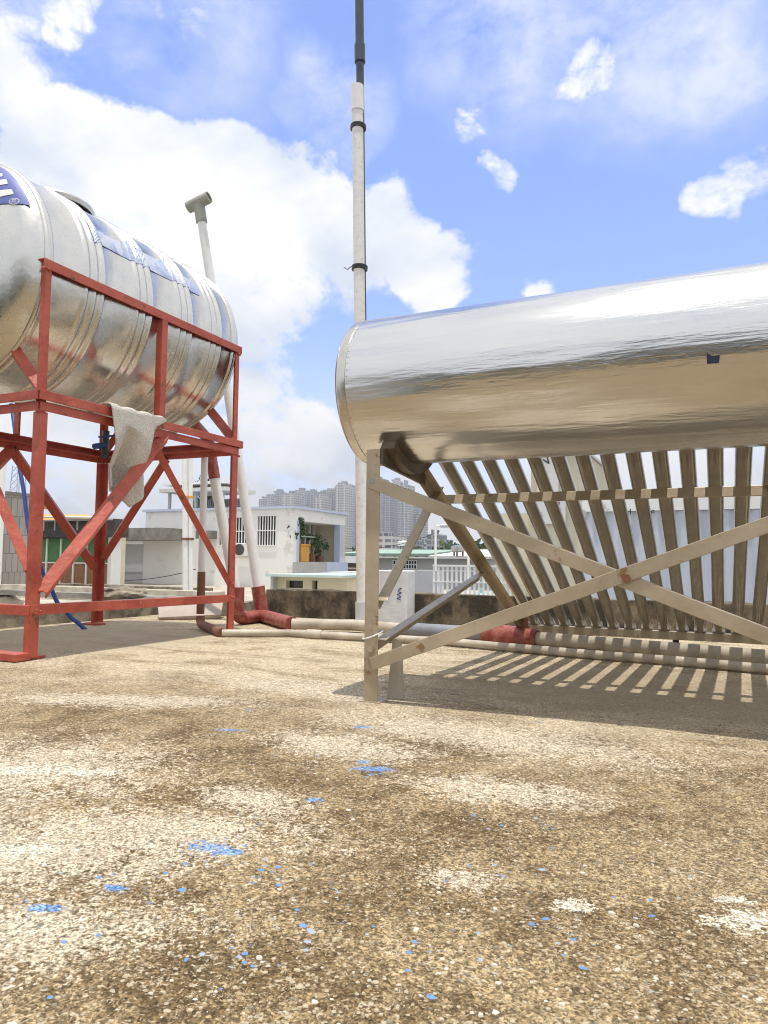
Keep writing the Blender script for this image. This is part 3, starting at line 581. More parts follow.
# red base fittings join both risers to the ground pipe
man = thing('drain_manifold', 'red drain fittings with two upright sockets at the foot of the pipes', 'pipe fitting', (-2.7, 3.9, 0))
J1 = gnd(292, 624, P2z); JA = Vector((PA.x, PA.y, P2z))
dm = (Vector((PB.x, PB.y, P2z))-JA).normalized()
MB().tube(elbow((PA.x, PA.y, P2z), (0, 0, -1), dm, .04)[:]+[Vector((PB.x, PB.y, P2z))], .042, 24).build('bend', DIRTYRED, man, smooth=True)
MB().tube([PA+Vector((0, 0, .02)), PA+Vector((0, 0, .19))], .045, 24).build('socket', DIRTYRED, man, smooth=True)
MB().tube([Vector((PB.x, PB.y, .03)), PB+dB*.20], .045, 24).build('socket', DIRTYRED, man, smooth=True)
MB().tube([Vector((PB.x, PB.y, P2z+.0005)), J1], .043, 24).build('run', DIRTYRED, man, smooth=True)
pa = thing('drain_pipe', 'short white riser with red upper end under the tank', 'pipe', (PA.x, PA.y, 0))
PAt = Vector((-2.90, 3.60, 1.17)); dA = (PAt-PA).normalized()
MB().tube([PA+Vector((0, 0, .12)), PAt.lerp(PA, .22)], .033, 24).build('riser', PVC, pa, smooth=True); MB().tube([PAt.lerp(PA, .22), PAt, PAt+Vector((-.02, -.12, .08))], .036, 24).build('red_end', DIRTYRED, pa, smooth=True)
PC = Vector((-2.803, 3.45, .03)); pc = thing('supply_pipe', 'thin white upright pipe with rust red lower half beside the far leg', 'pipe', (PC.x, PC.y, 0))
MB().tube([PC+Vector((0, 0, .29)), PC+Vector((0, 0, 1.10))], .021, 20).build('riser', PVC, pc, smooth=True)
MB().tube([PC+Vector((0, 0, .31)), PC+Vector((0, 0, .06))], .0235, 20).build('lower_riser', RUST, pc, smooth=True)
g1 = [gnd(x, y, .022) for x, y in ((222, 633), (290, 633), (362, 637), (440, 641), (518, 648), (600, 655), (690, 662), (768, 669), (900, 680))]
MB().tube(elbow((PC.x, PC.y, .03), (0, 0, -1), (g1[0]-PC).normalized(), .026)+[g1[0]], .0255, 20).build('elbow', RUST, pc, smooth=True)
def wav(pts, n=6, a=.004):
    o = []
    for i in range(len(pts)-1):
        for k in range(n):
            p = Vector(pts[i]).lerp(Vector(pts[i+1]), k/n); p.y += a*math.sin(i*2.1+k*.8); o.append(p)
    return o+[Vector(pts[-1])]
w1 = thing('ground_pipe', 'thin weathered white pipe lying across the roof in front', 'pipe', g1[3])
MB().tube(wav(g1), .019, 16).build('pipe_run', PVCOLD, w1, smooth=True)
c1 = g1[2].lerp(g1[1], .75); MB().tube([c1, c1+(g1[2]-g1[1]).normalized()*.09], .026, 16).build('coupling', PVCOLD, w1, smooth=True)
w2 = thing('main_ground_pipe', 'thick ground pipe of white, grey and red lengths behind the heater leg', 'pipe', gnd(450, 634))
q = [gnd(292, 624, P2z), gnd(352, 625, P2z), gnd(402, 629, P2z), gnd(487, 634, P2z), gnd(532, 638, P2z), gnd(768, 658, P2z), gnd(900, 669, P2z)]
MB().tube(wav([q[0], q[1], q[2]]), .032, 20).build('white_length', PVCOLD, w2, smooth=True)
MB().tube([q[2].lerp(q[1], .02), q[3].lerp(q[4], .1)], .037, 20).build('grey_length', GREYPVC, w2, smooth=True)
MB().tube([q[3].lerp(q[2], .06), q[3], q[3].lerp(q[4], .3), q[3].lerp(q[4], .7), q[4], q[4].lerp(q[5], .03)], [.040, .050, .054, .052, .046, .041], 20).build('red_joint', DIRTYRED, w2, smooth=True)
MB().tube([q[3].lerp(q[4], .85)+Vector((0, 0, .03)), q[3].lerp(q[4], .85)+Vector((0, 0, .10))], .018, 14).build('valve_stub', RUST, w2, smooth=True)
MB().tube(wav([q[4], q[5], q[6]]), .033, 20).build('white_length', PVCOLD, w2, smooth=True)
# ------------------------------------------------------------------ tall mast pipe
mb0 = Vector((-2.01, 4.03, 0)); mt = Vector((-2.075, 3.985, 3.50)); dM = (mt-mb0).normalized(); at_ = lambda z: mb0+dM*(z/dM.z)
mast = thing('vent_mast', 'tall white pipe mast with black tape and a dark pipe on top', 'mast', mb0)
MB().tube([mb0, at_(.16)], .044, 24).build('foot_sleeve', mat('chalky_blue_pvc', (.55, .60, .68), .6, 0, .12, 10, col2=(.72, .72, .70)), mast, smooth=True)
MB().tube([at_(.12), at_(3.36)], .036, 28).build('white_pipe', mat('spotted_pvc', (.70, .69, .67), .5, 0, .1, 30, .1, 60, col2=(.79, .785, .77), edge=(.3, .5)), mast, smooth=True)
hollow(at_(3.34), at_(3.51), .041, .004, 'pipe_collar', PVC, mast)
offd = Vector((-.012, .066, 0))
MB().tube([at_(1.75)+offd, at_(3.98)+offd], .026, 24).build('dark_pipe', DARKPIPE, mast, smooth=True)
MB().tube([at_(3.72)+offd, at_(3.84)+offd], .036, 24).build('dark_coupling', DARKPIPE, mast, smooth=True)
MB().tube([at_(3.84)+offd, at_(5.6)+offd], .029, 24).build('dark_pipe', DARKPIPE, mast, smooth=True)
for z in (2.28, 3.22):
    c = at_(z)+offd*.15; MB().lathe([(0, .042), (.004, .052), (.012, .050), (.02, .053), (.03, .051), (.034, .042)], c, dM+Vector((.05, 0, 0)), 28).build('tape_band', BLACK, mast, smooth=True)
MB().tube([at_(2.29)+Vector((-.03, -.05, 0)), at_(2.27)+Vector((-.055, -.06, 0)), at_(2.28)+Vector((-.075, -.065, .006))], .003, 8).build('tape_tail', BLACK, mast, smooth=True)
# ------------------------------------------------------------------ solar water heater
HX0, HX1, YP = -.964, .54, 1.945
TILT = .499
hs = thing('solar_water_heater', 'stainless steel solar water heater with glass vacuum tubes on a crossed frame', 'solar heater', (-.21, 2.9, 0))
DY, DZ, DR = 2.129, .974, .238
MB().lathe([(0, DR), (.004, DR+.0015), (1.60, DR+.0015), (1.604, DR)], (-1.016, DY, DZ), (1, 0, 0), 128).build('storage_drum', DRUM, hs, smooth=True)
for x, s in ((-1.014, -1), (.586, 1)):
    MB().lathe([(0, DR-.002), (0, DR+.0025), (.024, DR+.002), (.036, DR-.004), (.043, DR-.016), (.046, DR-.04), (.05, .05), (.051, .002)], (x, DY, DZ), (s, 0, 0), 96).build('end_cap', CAP, hs, smooth=True)
def drum_pt(x, y):
    d = ray(x, y); ay, az = -DY, CP.z-DZ; A = d.y**2+d.z**2; B = 2*(ay*d.y+az*d.z); Cc = ay*ay+az*az-(DR+.003)**2; t = (-B-math.sqrt(max(0, B*B-4*A*Cc)))/(2*A); return CP+d*t
sp = [drum_pt(*p) for p in ((706.5, 353), (712, 356), (720, 355), (719, 363), (707, 364))]; nrm = (sp[0]-Vector((sp[0].x, DY, DZ))).normalized()
MB().poly(sp, nrm, .002).build('blue_mark', mat('navy_mark', (.025, .04, .10), .5), hs)  # small dark blue mark on the drum
for x in (-1.008, .580):
    rv = MB()
    for k in range(72):
        a = 2*math.pi*k/72; n_ = Vector((0, math.cos(a), math.sin(a))); c = Vector((x, DY, DZ))+n_*(DR+.0012); rv.lathe([(0, .0026), (.0012, .0022), (.0018, .0005)], c, n_, 6)
    rv.build('seam_rivets', CAP, hs, smooth=True)
# frame
def fangle(p0, p1, w, fa, fb, name, M=FRAME): return MB().angle(p0, p1, w, .004, fa, fb).build(name, M, hs, bevel=.0015)
zt = .757
for x, s in ((HX0, 1), (HX1, -1)):
    fangle((x, YP, .003), (x, YP, zt), .045, (s, 0, 0), (0, 1, 0), 'front_leg')
    MB().box((x-.012*s, YP-.012, 0), (x+.058*s, YP+.058, .003)).build('foot_plate', FRAME, hs)
    xi = x+.038*s
    # inclined side rail, two struts to it
    fangle((xi, 2.12, .80), (xi, 3.86, .018), .04, (0, -.447, -.894), (s, 0, 0), 'side_rail')
    fangle((xi-.005*s, 1.955, .30), (xi-.005*s, 2.44, .69), .036, (0, .63, -.78), (s, 0, 0), 'side_strut')
    fangle((xi-.006*s, 1.955, .185), (xi-.006*s, 2.98, .375), .036, (0, .2, -.98), (s, 0, 0), 'side_strut')
    # saddle that carries the drum
    b = MB(); nn = 14; out = []; inn = []
    for k in range(nn+1):
        a = rad(-128+76*k/nn); out.append((DY+math.cos(a)*(DR+.035), DZ+math.sin(a)*(DR+.035))); inn.append((DY+math.cos(a)*(DR+.002), DZ+math.sin(a)*(DR+.002)))
    pl = out+inn[::-1]; b.prism((xi, 0, 0), (xi+.045*s, 0, 0), pl, (0, 1, 0), (0, 0, 1)); b.build('saddle', SADDLE, hs)
    MB().bar((xi+.01*s, YP+.004, .735), (xi+.01*s, 2.30, .705), .012, .05, (1, 0, 0)).build('saddle_bar', SADDLE, hs, bevel=.002)
    MB().tube([(x+.0225*s, YP-.006, .66), (x+.0225*s, YP+.006, .66)], .009, 10).build('bolt', CAP, hs); MB().tube([(x+.0225*s, YP-.006, .155), (x+.0225*s, YP+.006, .155)], .009, 10).build('bolt', CAP, hs)
fangle((HX0+.02, YP-.0045, .675), (HX1-.02, YP-.0045, .11), .038, (-.35, 0, -.93), (0, 1, 0), 'cross_brace')
fangle((HX0+.02, YP-.009, .13), (HX1-.02, YP-.009, .692), .038, (.35, 0, -.93), (0, 1, 0), 'cross_brace')
MB().tube([(-.212, YP-.02, .381), (-.212, YP+.01, .381)], .011, 10).build('bolt', RUST, hs)
ymid = 2.50; zmid = .80-(ymid-2.12)*.4494
fangle((HX0+.03, ymid, zmid+.036), (HX1-.03, ymid, zmid+.036), .036, (0, -.35, -.93), (0, .93, -.35), 'upper_rail')
fangle((HX0+.03, 3.80, .088), (HX1-.03, 3.80, .088), .04, (0, 0, -1), (0, 1, 0), 'lower_rail')
for x in (-.60, -.19, .25): MB().box((x-.014, 3.803, 0), (x+.014, 3.835, .0475)).build('rail_foot', BLACK, hs)
proto = None
xs = [.0012+.081*i for i in range(-11, 7)]
for i, x in enumerate(xs):
    if proto is None:
        y0, z0 = 3.865, .100-(.035*TILT); dirv = Vector((0, -1, TILT-.008)).normalized(); p0 = Vector((0, y0, z0)); L_ = 1.72
        b = MB(); b.lathe([(0, .002), (.004, .010), (.012, .018), (.028, .0245), (.05, .025), (L_, .025)], p0, dirv, 24)
        proto = b.build('vacuum_tube', TUBE, hs, smooth=True); o = proto
        cupm = MB().lathe([(-.012, .020), (-.010, .029), (.045, .029), (.045, .0255), (.0, .0255)], p0, dirv, 20).build('tube_cup', GREYPVC, None, smooth=True)
        colm = MB().lathe([(L_-.045, .026), (L_-.04, .031), (L_-.005, .031), (L_-.001, .026)], p0, dirv, 20).build('seal_ring', DARKPIPE, None, smooth=True)
        base_inv = Matrix.Translation((.21, -2.9, 0)); cup, col_ = cupm, colm
    else:
        o = proto.copy(); COL.objects.link(o); cup = cupm.copy(); COL.objects.link(cup); col_ = colm.copy(); COL.objects.link(col_)
    o.parent = hs; o.matrix_parent_inverse = base_inv; o.location = (x, 0, 0)
    for q_ in (cup, col_): q_.parent = o; q_.matrix_parent_inverse = Matrix.Identity(4); q_.location = (0, 0, 0)
# thin white strip of board behind the front leg
bd = MB(); bd.poly([(-.918, 2.01, .0), (-.868, 2.02, .0), (-.885, 2.05, .10), (-.895, 2.06, .17), (-.918, 2.05, .18)], (0.1, -1, .2), .012); tag(bd.build('white_board', LEDGE, bevel=.002), 'narrow white offcut leaning behind the heater front leg', 'board')
tag(MB().tube([(-.945+.03*math.cos(t/12*6.283), 1.965+.035*math.sin(t/12*6.283), .196+.012*math.sin(t/12*6.283+1)) for t in range(13)], .0022, 6).build('wire_tie', PVC), 'loop of white wire tied round the heater front leg', 'wire')
# ------------------------------------------------------------------ loose things on the roof
sl = MB(); a = [gnd(160, 606), gnd(214, 600), gnd(217, 618), gnd(172, 621)]
sl.poly([(-3.62, 3.98, .13), (-3.22, 4.22, .15), (-3.12, 4.06, .035), (-3.42, 3.78, .02)], (.35, -.45, .8), .04); tag(sl.build('broken_slab', SLAB, bevel=.004), 'broken pale pinkish slab propped beyond the far red leg', 'slab')
def stone(c, r, seed, name, M, label, cat, group=None):
    bm = bmesh.new(); bmesh.ops.create_icosphere(bm, subdivisions=3, radius=1)
    for v in bm.verts:
        n = v.co.normalized(); k = 1+.35*noise.noise(n*1.3+Vector((seed, 0, 0)))+.15*noise.noise(n*3.5+Vector((seed, 5, 0))); v.co = Vector((n.x*r[0]*k, n.y*r[1]*k, n.z*r[2]*k))
    me = bpy.data.meshes.new(name); bm.to_mesh(me); bm.free(); me.materials.append(M); o = bpy.data.objects.new(name, me); COL.objects.link(o); o.location = c; o.rotation_euler.z = seed; return tag(o, label, cat, group)
stone((-4.35, 4.35, .13), (.20, .10, .06), 1, 'rubble_lump', CURB, 'large dark rubble lump on the curb left of the pipes', 'rubble')
stone((-3.35, 4.30, .11), (.08, .06, .035), 2, 'rubble_lump', LEDGE, 'small pale rubble lump on the curb beside the pipes', 'rubble')
stone((-4.9, 5.3, -.45), (.25, .18, .16), 4, 'rubble_lump', LEDGE, 'pale rubble heap on the terrace beyond the curb', 'rubble')
# ------------------------------------------------------------------ neighbouring buildings
def lx(px, y, Y): return atY(px, y, Y).x
def lz(px, y, Y): return atY(px, y, Y).z
def holes_wall(name, x0, x1, z0, z1, holes, y0, y1, M, parent):
    """wall along x with rectangular openings (hx0, hx1, hz0, hz1)"""
    xs_ = sorted({x0, x1, *[h[0] for h in holes], *[h[1] for h in holes]}); zs_ = sorted({z0, z1, *[h[2] for h in holes], *[h[3] for h in holes]})
    nx, nz = len(xs_), len(zs_)
    solid = lambda i, k: 0 <= i < nx-1 and 0 <= k < nz-1 and not any(h[0] <= (xs_[i]+xs_[i+1])/2 <= h[1] and h[2] <= (zs_[k]+zs_[k+1])/2 <= h[3] for h in holes)
    b = MB()
    for i in range(nx-1):
        for k in range(nz-1):
            if not solid(i, k): continue
            a, c, d, e = xs_[i], xs_[i+1], zs_[k], zs_[k+1]
            b.add([(a,y0,d),(c,y0,d),(c,y0,e),(a,y0,e),(a,y1,d),(c,y1,d),(c,y1,e),(a,y1,e)], [(0,1,2,3),(5,4,7,6)])
            if not solid(i-1, k): b.add([(a,y0,d),(a,y0,e),(a,y1,e),(a,y1,d)], [(0,1,2,3)])
            if not solid(i+1, k): b.add([(c,y0,d),(c,y1,d),(c,y1,e),(c,y0,e)], [(0,1,2,3)])
            if not solid(i, k-1): b.add([(a,y0,d),(a,y1,d),(c,y1,d),(c,y0,d)], [(0,1,2,3)])
            if not solid(i, k+1): b.add([(a,y0,e),(c,y0,e),(c,y1,e),(a,y1,e)], [(0,1,2,3)])
    return b.build(name, M, parent)
def barred_window(par, x0, x1, z0, z1, y, nbar, nrail=1, depth=.14):
    w = MB().box((x0+.002, y+depth-.02, z0+.002), (x1-.002, y+depth, z1-.002)).build('window', GLASS, par)
    b = MB(); t = .035
    for i in range(nbar+1): x = x0+t/2+(x1-x0-t)*i/nbar; b.box((x-t/2, y-.03, z0-.02), (x+t/2, y+.004, z1+.02))
    for k in range(nrail+2): z = z0+(z1-z0)*k/(nrail+1); b.box((x0-.03, y-.055, z-t/2), (x1+.03, y-.031, z+t/2))
    b.build('window_bars', WINFRAME, w); return w
def leaves(name, c, r, n, size, mats, parent=None, squash=1., seed=1, clumps=9, bottom=-1):
    rnd = random.Random(seed); b = MB(); cl = []
    for k in range(clumps):
        while True:
            p = Vector((rnd.uniform(-1, 1), rnd.uniform(-1, 1), rnd.uniform(bottom, 1)))
            if .15 < p.length < 1: break
        cl.append((p*.78, rnd.uniform(.28, .5)))
    for i in range(n):
        q, qr = rnd.choice(cl); d = Vector((rnd.gauss(0, 1), rnd.gauss(0, 1), rnd.gauss(0, 1))).normalized()*qr*rnd.uniform(.5, 1)
        p = q+d; p = Vector(c)+Vector((p.x*r, p.y*r, p.z*r*squash))
        a = Vector((rnd.gauss(0, 1), rnd.gauss(0, 1), rnd.gauss(0, .6))).normalized(); e = a.orthogonal().normalized(); e.rotate(Matrix.Rotation(rnd.uniform(0, 6.28), 3, a)); f = a.cross(e); s_ = size*rnd.uniform(.6, 1.3)
        b.add([p-e*s_, p+f*s_*.45, p+e*s_, p-f*s_*.45], [(0, 1, 2, 3)], 0 if rnd.random() < .62 else 1)
    return b.build(name, mats, parent)
def tree(name, base, h, r, label, group=None, seed=1, n=1500, size=None):
    t = thing(name, label, 'tree', base, group); base = Vector(base); rnd = random.Random(seed); b = MB(); top = base+Vector((0, 0, h*.55))
    b.tube([base, base.lerp(top, .5)+Vector((rnd.uniform(-.05, .05)*h, 0, 0)), top], [h*.03, h*.024, h*.015], 8)
    for k in range(5):
        q = base.lerp(top, rnd.uniform(.55, 1)); a = rnd.uniform(0, 6.28); b.tube([q, q+Vector((math.cos(a)*r*.6, math.sin(a)*r*.6, h*.25))], [h*.012, h*.005], 6)
    b.build('trunk', BARK, t); leaves('crown', base+Vector((0, 0, h*.68)), r, n, size or r*.09, [LEAF1, LEAF2], t, h*.36/r, seed, 12); return t
# --- long white house beyond the terrace, with its barred windows and open balcony room
Y = 22.0; z = lambda y, px=250: lz(px, y, Y); X = lambda px, y=540: lx(px, y, Y)
xc = X(293); wb = thing('white_house', 'long white flat roofed house with barred windows and an open plant balcony', 'house', (X(220), Y, -10))
zt_ = z(509.5); zbase = -10
wins = [(X(219), X(251), z(545.5), z(517)), (X(257), X(276.5), z(545.5), z(516))]
holes_wall('front_wall', X(145), xc, zbase, zt_, wins, Y, Y+.25, WHITEWALL, wb)
barred_window(wb, *wins[0], Y, 11); barred_window(wb, *wins[1], Y, 7)
MB().box((X(150), Y-.22, z(514, 235)), (X(256), Y-.003, z(512, 235))).build('sunshade', WHITEWALL, wb) if False else None
Ye = atX(345, 560, xc).y; zc_t, zc_b = zt_, atX(300, 521, xc).z
zf = atX(318, 562.5, xc).z
MB().box((X(145), Y+.252, zc_b+.002), (xc, Ye, zt_-.002)).build('roof_slab', WHITEWALL, wb)
MB().box((X(145)-.1, Y-.1, zt_), (xc+.12, Ye+.1, zt_+.09)).build('roof_coping', BLUEWALL, wb)
MB().box((X(145)+.3, Ye-.25, zf), (xc, Ye, zc_b)).build('rear_wall', CREAM, wb)
MB().box((xc-3.6, Y+.252, zf), (xc-3.4, Ye-.252, zc_b)).build('inner_wall', CREAM, wb)
MB().box((X(145), Y+.252, zbase), (xc-.002, Ye, zf)).build('lower_wall', WHITEWALL, wb)
MB().box((xc+.0, Y+.01, zf-.62), (xc+.14, Y+(Ye-Y)*.56, zf+.02)).build('balcony_parapet', GREYWALL, wb)
MB().box((xc+.0, Y+(Ye-Y)*.56+.01, zf-.62), (xc+.14, Ye, zf+.02)).build('balcony_parapet', BLUEWALL, wb)
MB().box((xc-.2, Y+.255, zf), (xc-.004, Y+.45, zc_b)).build('corner_post', BLUEWALL, wb); MB().box((xc-.25, Ye-.5, zf), (xc+.02, Ye-.254, zc_b)).build('corner_post', BLUEWALL, wb)
for k in range(6):
    yy = Y+(Ye-Y)*(.42+.09*k); MB().box((xc-1.3, yy, zf), (xc-1.2, yy+.10*(Ye-Y)*.35, zc_b)).build('curtain_panel', AWN, wb)
MB().box((xc-.35, Y+.5, zf+.95), (xc-.3, Y+(Ye-Y)*.55, zf+1.0)).build('balcony_rail', GREENROOF, wb)
bx = MB().box((xc-.9, Y+(Ye-Y)*.28, zf+.02), (xc-.35, Y+(Ye-Y)*.44, zf+.62)); bx.box((xc-.93, Y+(Ye-Y)*.27, zf+.62), (xc-.32, Y+(Ye-Y)*.45, zf+.70)); tag(bx.build('storage_box', ORANGE, bevel=.02), 'orange box among plants on the white house balcony', 'box')
def potted(p, h, r, label, seed, group='potted plants on the white house balcony', n=260):
    t = thing('potted_plant', label, 'plant', p, group); p = Vector(p)
    MB().lathe([(0, r*.3), (.02, r*.32), (h*.25, r*.42), (h*.26, r*.46), (h*.28, r*.46), (h*.285, .01)], p, (0, 0, 1), 14).build('pot', RUST, t); MB().tube([p+Vector((0, 0, h*.25)), p+Vector((.03, 0, h*.6))], h*.02, 6).build('stem', BARK, t)
    leaves('foliage', p+Vector((0, 0, h*.68)), r, n, r*.16, [LEAF1, LEAF2], t, h*.36/r, seed)
D_ = Ye-Y
potted((xc-.7, Y+D_*.14, zf), 1.9, .75, 'tallest bushy plant at the near end of the white house balcony', 3, n=700); potted((xc-1.0, Y+D_*.30, zf), 1.7, .5, 'bushy plant just behind the orange box on the balcony', 4, n=400)
potted((xc-.5, Y+D_*.53, zf), 1.2, .42, 'slim plant right of the orange box on the balcony', 5); potted((xc-.5, Y+D_*.70, zf), .9, .4, 'low plant at the far end of the white house balcony', 6)
# left annex with door under a concrete canopy
an = thing('annex', 'low white annex with grey door under a concrete canopy', 'building', (X(128), Y, -.6))
door = (X(121), X(142), z(588), z(543.5))
holes_wall('front_wall', X(112), X(145)-.003, -.6, z(531, 130), [door], Y+.1, Y+.3, WHITEWALL, an)
d_ = MB().box((door[0]+.01, Y+.2, door[2]), (door[1]-.01, Y+.26, door[3]-.01)).build('door', mat('grey_white_door', (.56, .56, .58), .6, 0, .05, 2), an); MB().box((door[0]+.05, Y+.17, z(573, 130)-.03), (door[1]-.05, Y+.197, z(573, 130)+.03)).build('door_rail', GREYWALL, d_)
MB().box((X(114), Y-.02, door[2]), (X(119.5), Y+.095, z(541, 120))).build('door_post', CANOPY, an)
MB().box((X(108), Y-1.3, z(541, 150)), (X(186), Y-.004, z(529.5, 150))).build('canopy', CANOPY, an)
tag(MB().box((X(204), Y-.5, z(539, 210)), (X(217), Y-.005, z(531, 210))).build('wall_shade', CANOPY), 'short grey concrete shade jutting from the white wall by the window', 'sunshade')
# rooftop pergola and tree on the white house
pg = thing('roof_pergola', 'small slatted shelter standing on the white house roof', 'shelter', (X(185), Y+2, zt_+.09))
Y2 = Y+2; xa, xb = lx(197-28, 500, Y2), lx(222, 500, Y2); zr0, zr1 = zt_+.09, lz(190, 492, Y2)
for x in (xa, (xa+xb)/2, xb): MB().box((x-.05, Y2, zr0), (x+.05, Y2+.1, zr1)).build('post', GREYWALL, pg)
MB().box((xa+.1, Y2+1.4, zr0), (xb-.1, Y2+1.5, zr1-.2)).build('back_panel', tile_mat('lattice', (.08, .09, .08), (.25, .26, .24), (.4, .4, .4), .12, .3), pg)
MB().box((xa-.3, Y2-.3, zr1), (xb+.4, Y2+1.8, zr1+.14)).build('roof', AWN, pg); MB().box((xa-.2, Y2-.2, zr1+.3), (xb+.3, Y2+1.6, zr1+.4)).build('roof_panel', WHITEWALL, pg)
tree('roof_tree', (lx(205, 490, Y2+2.6), Y2+2.6, zt_+.05), 1.95, .75, 'small leafy tree rising behind the slatted roof shelter', seed=8, n=420, size=.1)
# two white standpipes on the terrace
for px, r in ((186.5, .085), (191.5, .05)):
    p = atY(px, 588, 14.0); t = atY(px-1, 455, 14.0); a = thing('standpipe', 'thick white standpipe on the terrace in front of the annex' if r > .06 else 'thin white standpipe close beside the thicker terrace pipe', 'pipe', (p.x, 14, -.6))
    MB().tube([(p.x, 14, -.6), (t.x, 14, t.z)], r, 16).build('pipe', PVC, a, smooth=True)
    for y in (498, 540): zz = lz(px, y, 14); MB().lathe([(0, r+.004), (.0, r+.03), (.05, r+.03), (.05, r+.004)], (p.x+(t.x-p.x)*(zz+.6)/(t.z+.6), 14, zz), (0, 0, 1), 16).build('clamp', ORANGE if y == 498 else RUST, a)
# terrace kerbs, beam and wall
for px0, px1, y0, y1, Yd, M, nm, lb, ct in ((-60, 215, 586.5, 601, 12.5, LEDGE, 'terrace_wall', 'low bleached wall across the neighbouring terrace', 'wall'), (-60, 208, 592.5, 597.5, 8.6, CANOPY, 'concrete_beam', 'long grey concrete beam lying across the terrace', 'beam'), (40, 205, 583.5, 588, 15.5, CURB, 'dark_ledge', 'dark stained ledge in front of the annex', 'ledge')):
    xa, xb = lx(px0, y1, Yd), lx(px1, y1, Yd); zb = -.60 if nm != 'concrete_beam' else lz(60, y1, Yd)
    o = rough_wall(nm, xa, min(xb, -4.1), Yd, Yd+.35, zb, lz(60, y0, Yd), M, seed=Yd, amp=.015, seg=.3); tag(o, lb, ct)
for x in (-11.5, -9, -6.6, -5.0): stone((x, 8.8, -.46), (.3, .2, .2), x, 'beam_block', LEDGE, {-11.5: 'pale rough block, leftmost under the grey beam', -9: 'pale rough block, second from left under the grey beam', -6.6: 'pale rough block, third from left under the grey beam', -5.0: 'pale rough block, rightmost under the grey beam'}[x], 'block', 'blocks under the terrace beam')
# left gallery with green and brown panels, and tiled grey wall
Yg = 17.0; z = lambda y, px=80: lz(px, y, Yg); X = lambda px, y=560: lx(px, y, Yg)
ga = thing('gallery_house', 'low house front with green and brown panels under a dark eave', 'house', (X(80), Yg, -.6))
cols = [X(p) for p in (34, 47, 61, 74, 87, 100, 111)]
for i in range(6):
    MB().box((cols[i]+.03, Yg, z(563)+.02), (cols[i+1]-.03, Yg+.08, z(538.5))).build('upper_panel', GREENP, ga); MB().box((cols[i]+.03, Yg, -.6), (cols[i+1]-.03, Yg+.08, z(563)-.02)).build('lower_panel', BROWNP, ga)
    MB().box((cols[i]-.03, Yg-.04, -.6), (cols[i]+.03, Yg+.08, z(538.5))).build('mullion', WINFRAME, ga)
MB().box((cols[0], Yg-.05, z(563)-.02), (cols[-1], Yg-.002, z(563)+.02)).build('sill_rail', WINFRAME, ga)
MB().box((cols[-1]-.02, Yg-.12, -.6), (cols[-1]+.12, Yg+.3, z(537))).build('end_post', WINFRAME, ga)
MB().box((cols[0], Yg-.3, z(537.5)), (cols[-1]+.4, Yg+.3, z(520))).build('dark_fascia', DARKP, ga)
e = MB(); e.bar((cols[0], Yg-.5, z(521)), (cols[-1]+.5, Yg-.5, z(521)), .05, .05, (0, 1, 0)); [e.bar((cols[0]+.5*i, Yg-.5, z(521)), (cols[0]+.5*i, Yg-.5, z(531)), .03, .03, (0, 1, 0)) for i in range(int((cols[-1]-cols[0]+.5)/.5))]; e.build('eave_rail', GREYWALL, ga)
aw = MB(); aw.poly([(X(52), Yg-.6, z(517)), (X(103), Yg-.6, z(519)), (lx(97, 510, Yg+2.2), Yg+2.2, z(511)), (lx(62, 510, Yg+2.2), Yg+2.2, z(510))], (0, -.3, 1), .05); aw.build('awning', AWN, ga)
aw = MB(); aw.poly([(lx(36, 510, Yg+2.3), Yg+2.3, z(515)), (lx(90, 510, Yg+2.3), Yg+2.3, z(512)), (lx(90, 510, Yg+3.2), Yg+3.2, z(507)), (lx(36, 510, Yg+3.2), Yg+3.2, z(505))], (0, -.4, 1), .05); aw.build('orange_awning', ORANGE, ga)
MB().box((cols[0], Yg+.09, -.6), (cols[-1], Yg+.6, z(524))).build('wall', CREAM, ga)
Yt = 13.0; tw = thing('tiled_shed', 'grey brown tiled wall block with a yellow lintel', 'building', (lx(0, 560, Yt), Yt, -.6))
xt = lx(2, 560, Yt); Yte = atX(31, 560, xt).y
MB().box((xt-4, Yt, -.6), (xt, Yte, lz(10, 494, Yt))).build('wall', tile_mat('grey_tile', (.30, .265, .24), (.40, .37, .34), (.20, .18, .16), .18, .5), tw)
MB().box((xt-4.05, Yt-.05, lz(10, 494, Yt)+.002), (xt+.05, Yte+.05, lz(10, 491, Yt))).build('lintel', CANOPY, tw)
MB().bar((xt+.06, Yt+1.5, lz(15, 503, Yt)), (xt+.06, Yte+.3, lz(15, 503, Yt)), .08, .14, (1, 0, 0)).build('yellow_lintel', mat('yellow_lintel', (.5, .30, .07), .6), tw)
tag(MB().box((lx(-40, 480, 12.5), 12.5, -.6), (lx(2.5, 480, 12.5), 12.6, lz(0, 436, 12.5))).build('white_pier', WHITEWALL, bevel=.01), 'tall plain white pier at the left edge beside the tiled shed', 'pier')
# blue panel leaning on the terrace
bp = MB(); bp.poly([atY(-40, 612, 6.2), atY(3, 608, 6.2), atY(18, 621, 5.6), atY(-30, 625, 5.6)], (0, -.5, 1), .04); pp = bp.build('blue_tarpaulin', mat('blue_sheet', (.04, .11, .26), .3), bevel=.004); tag(pp, 'blue sheet lying beyond the curb at far left', 'tarpaulin')
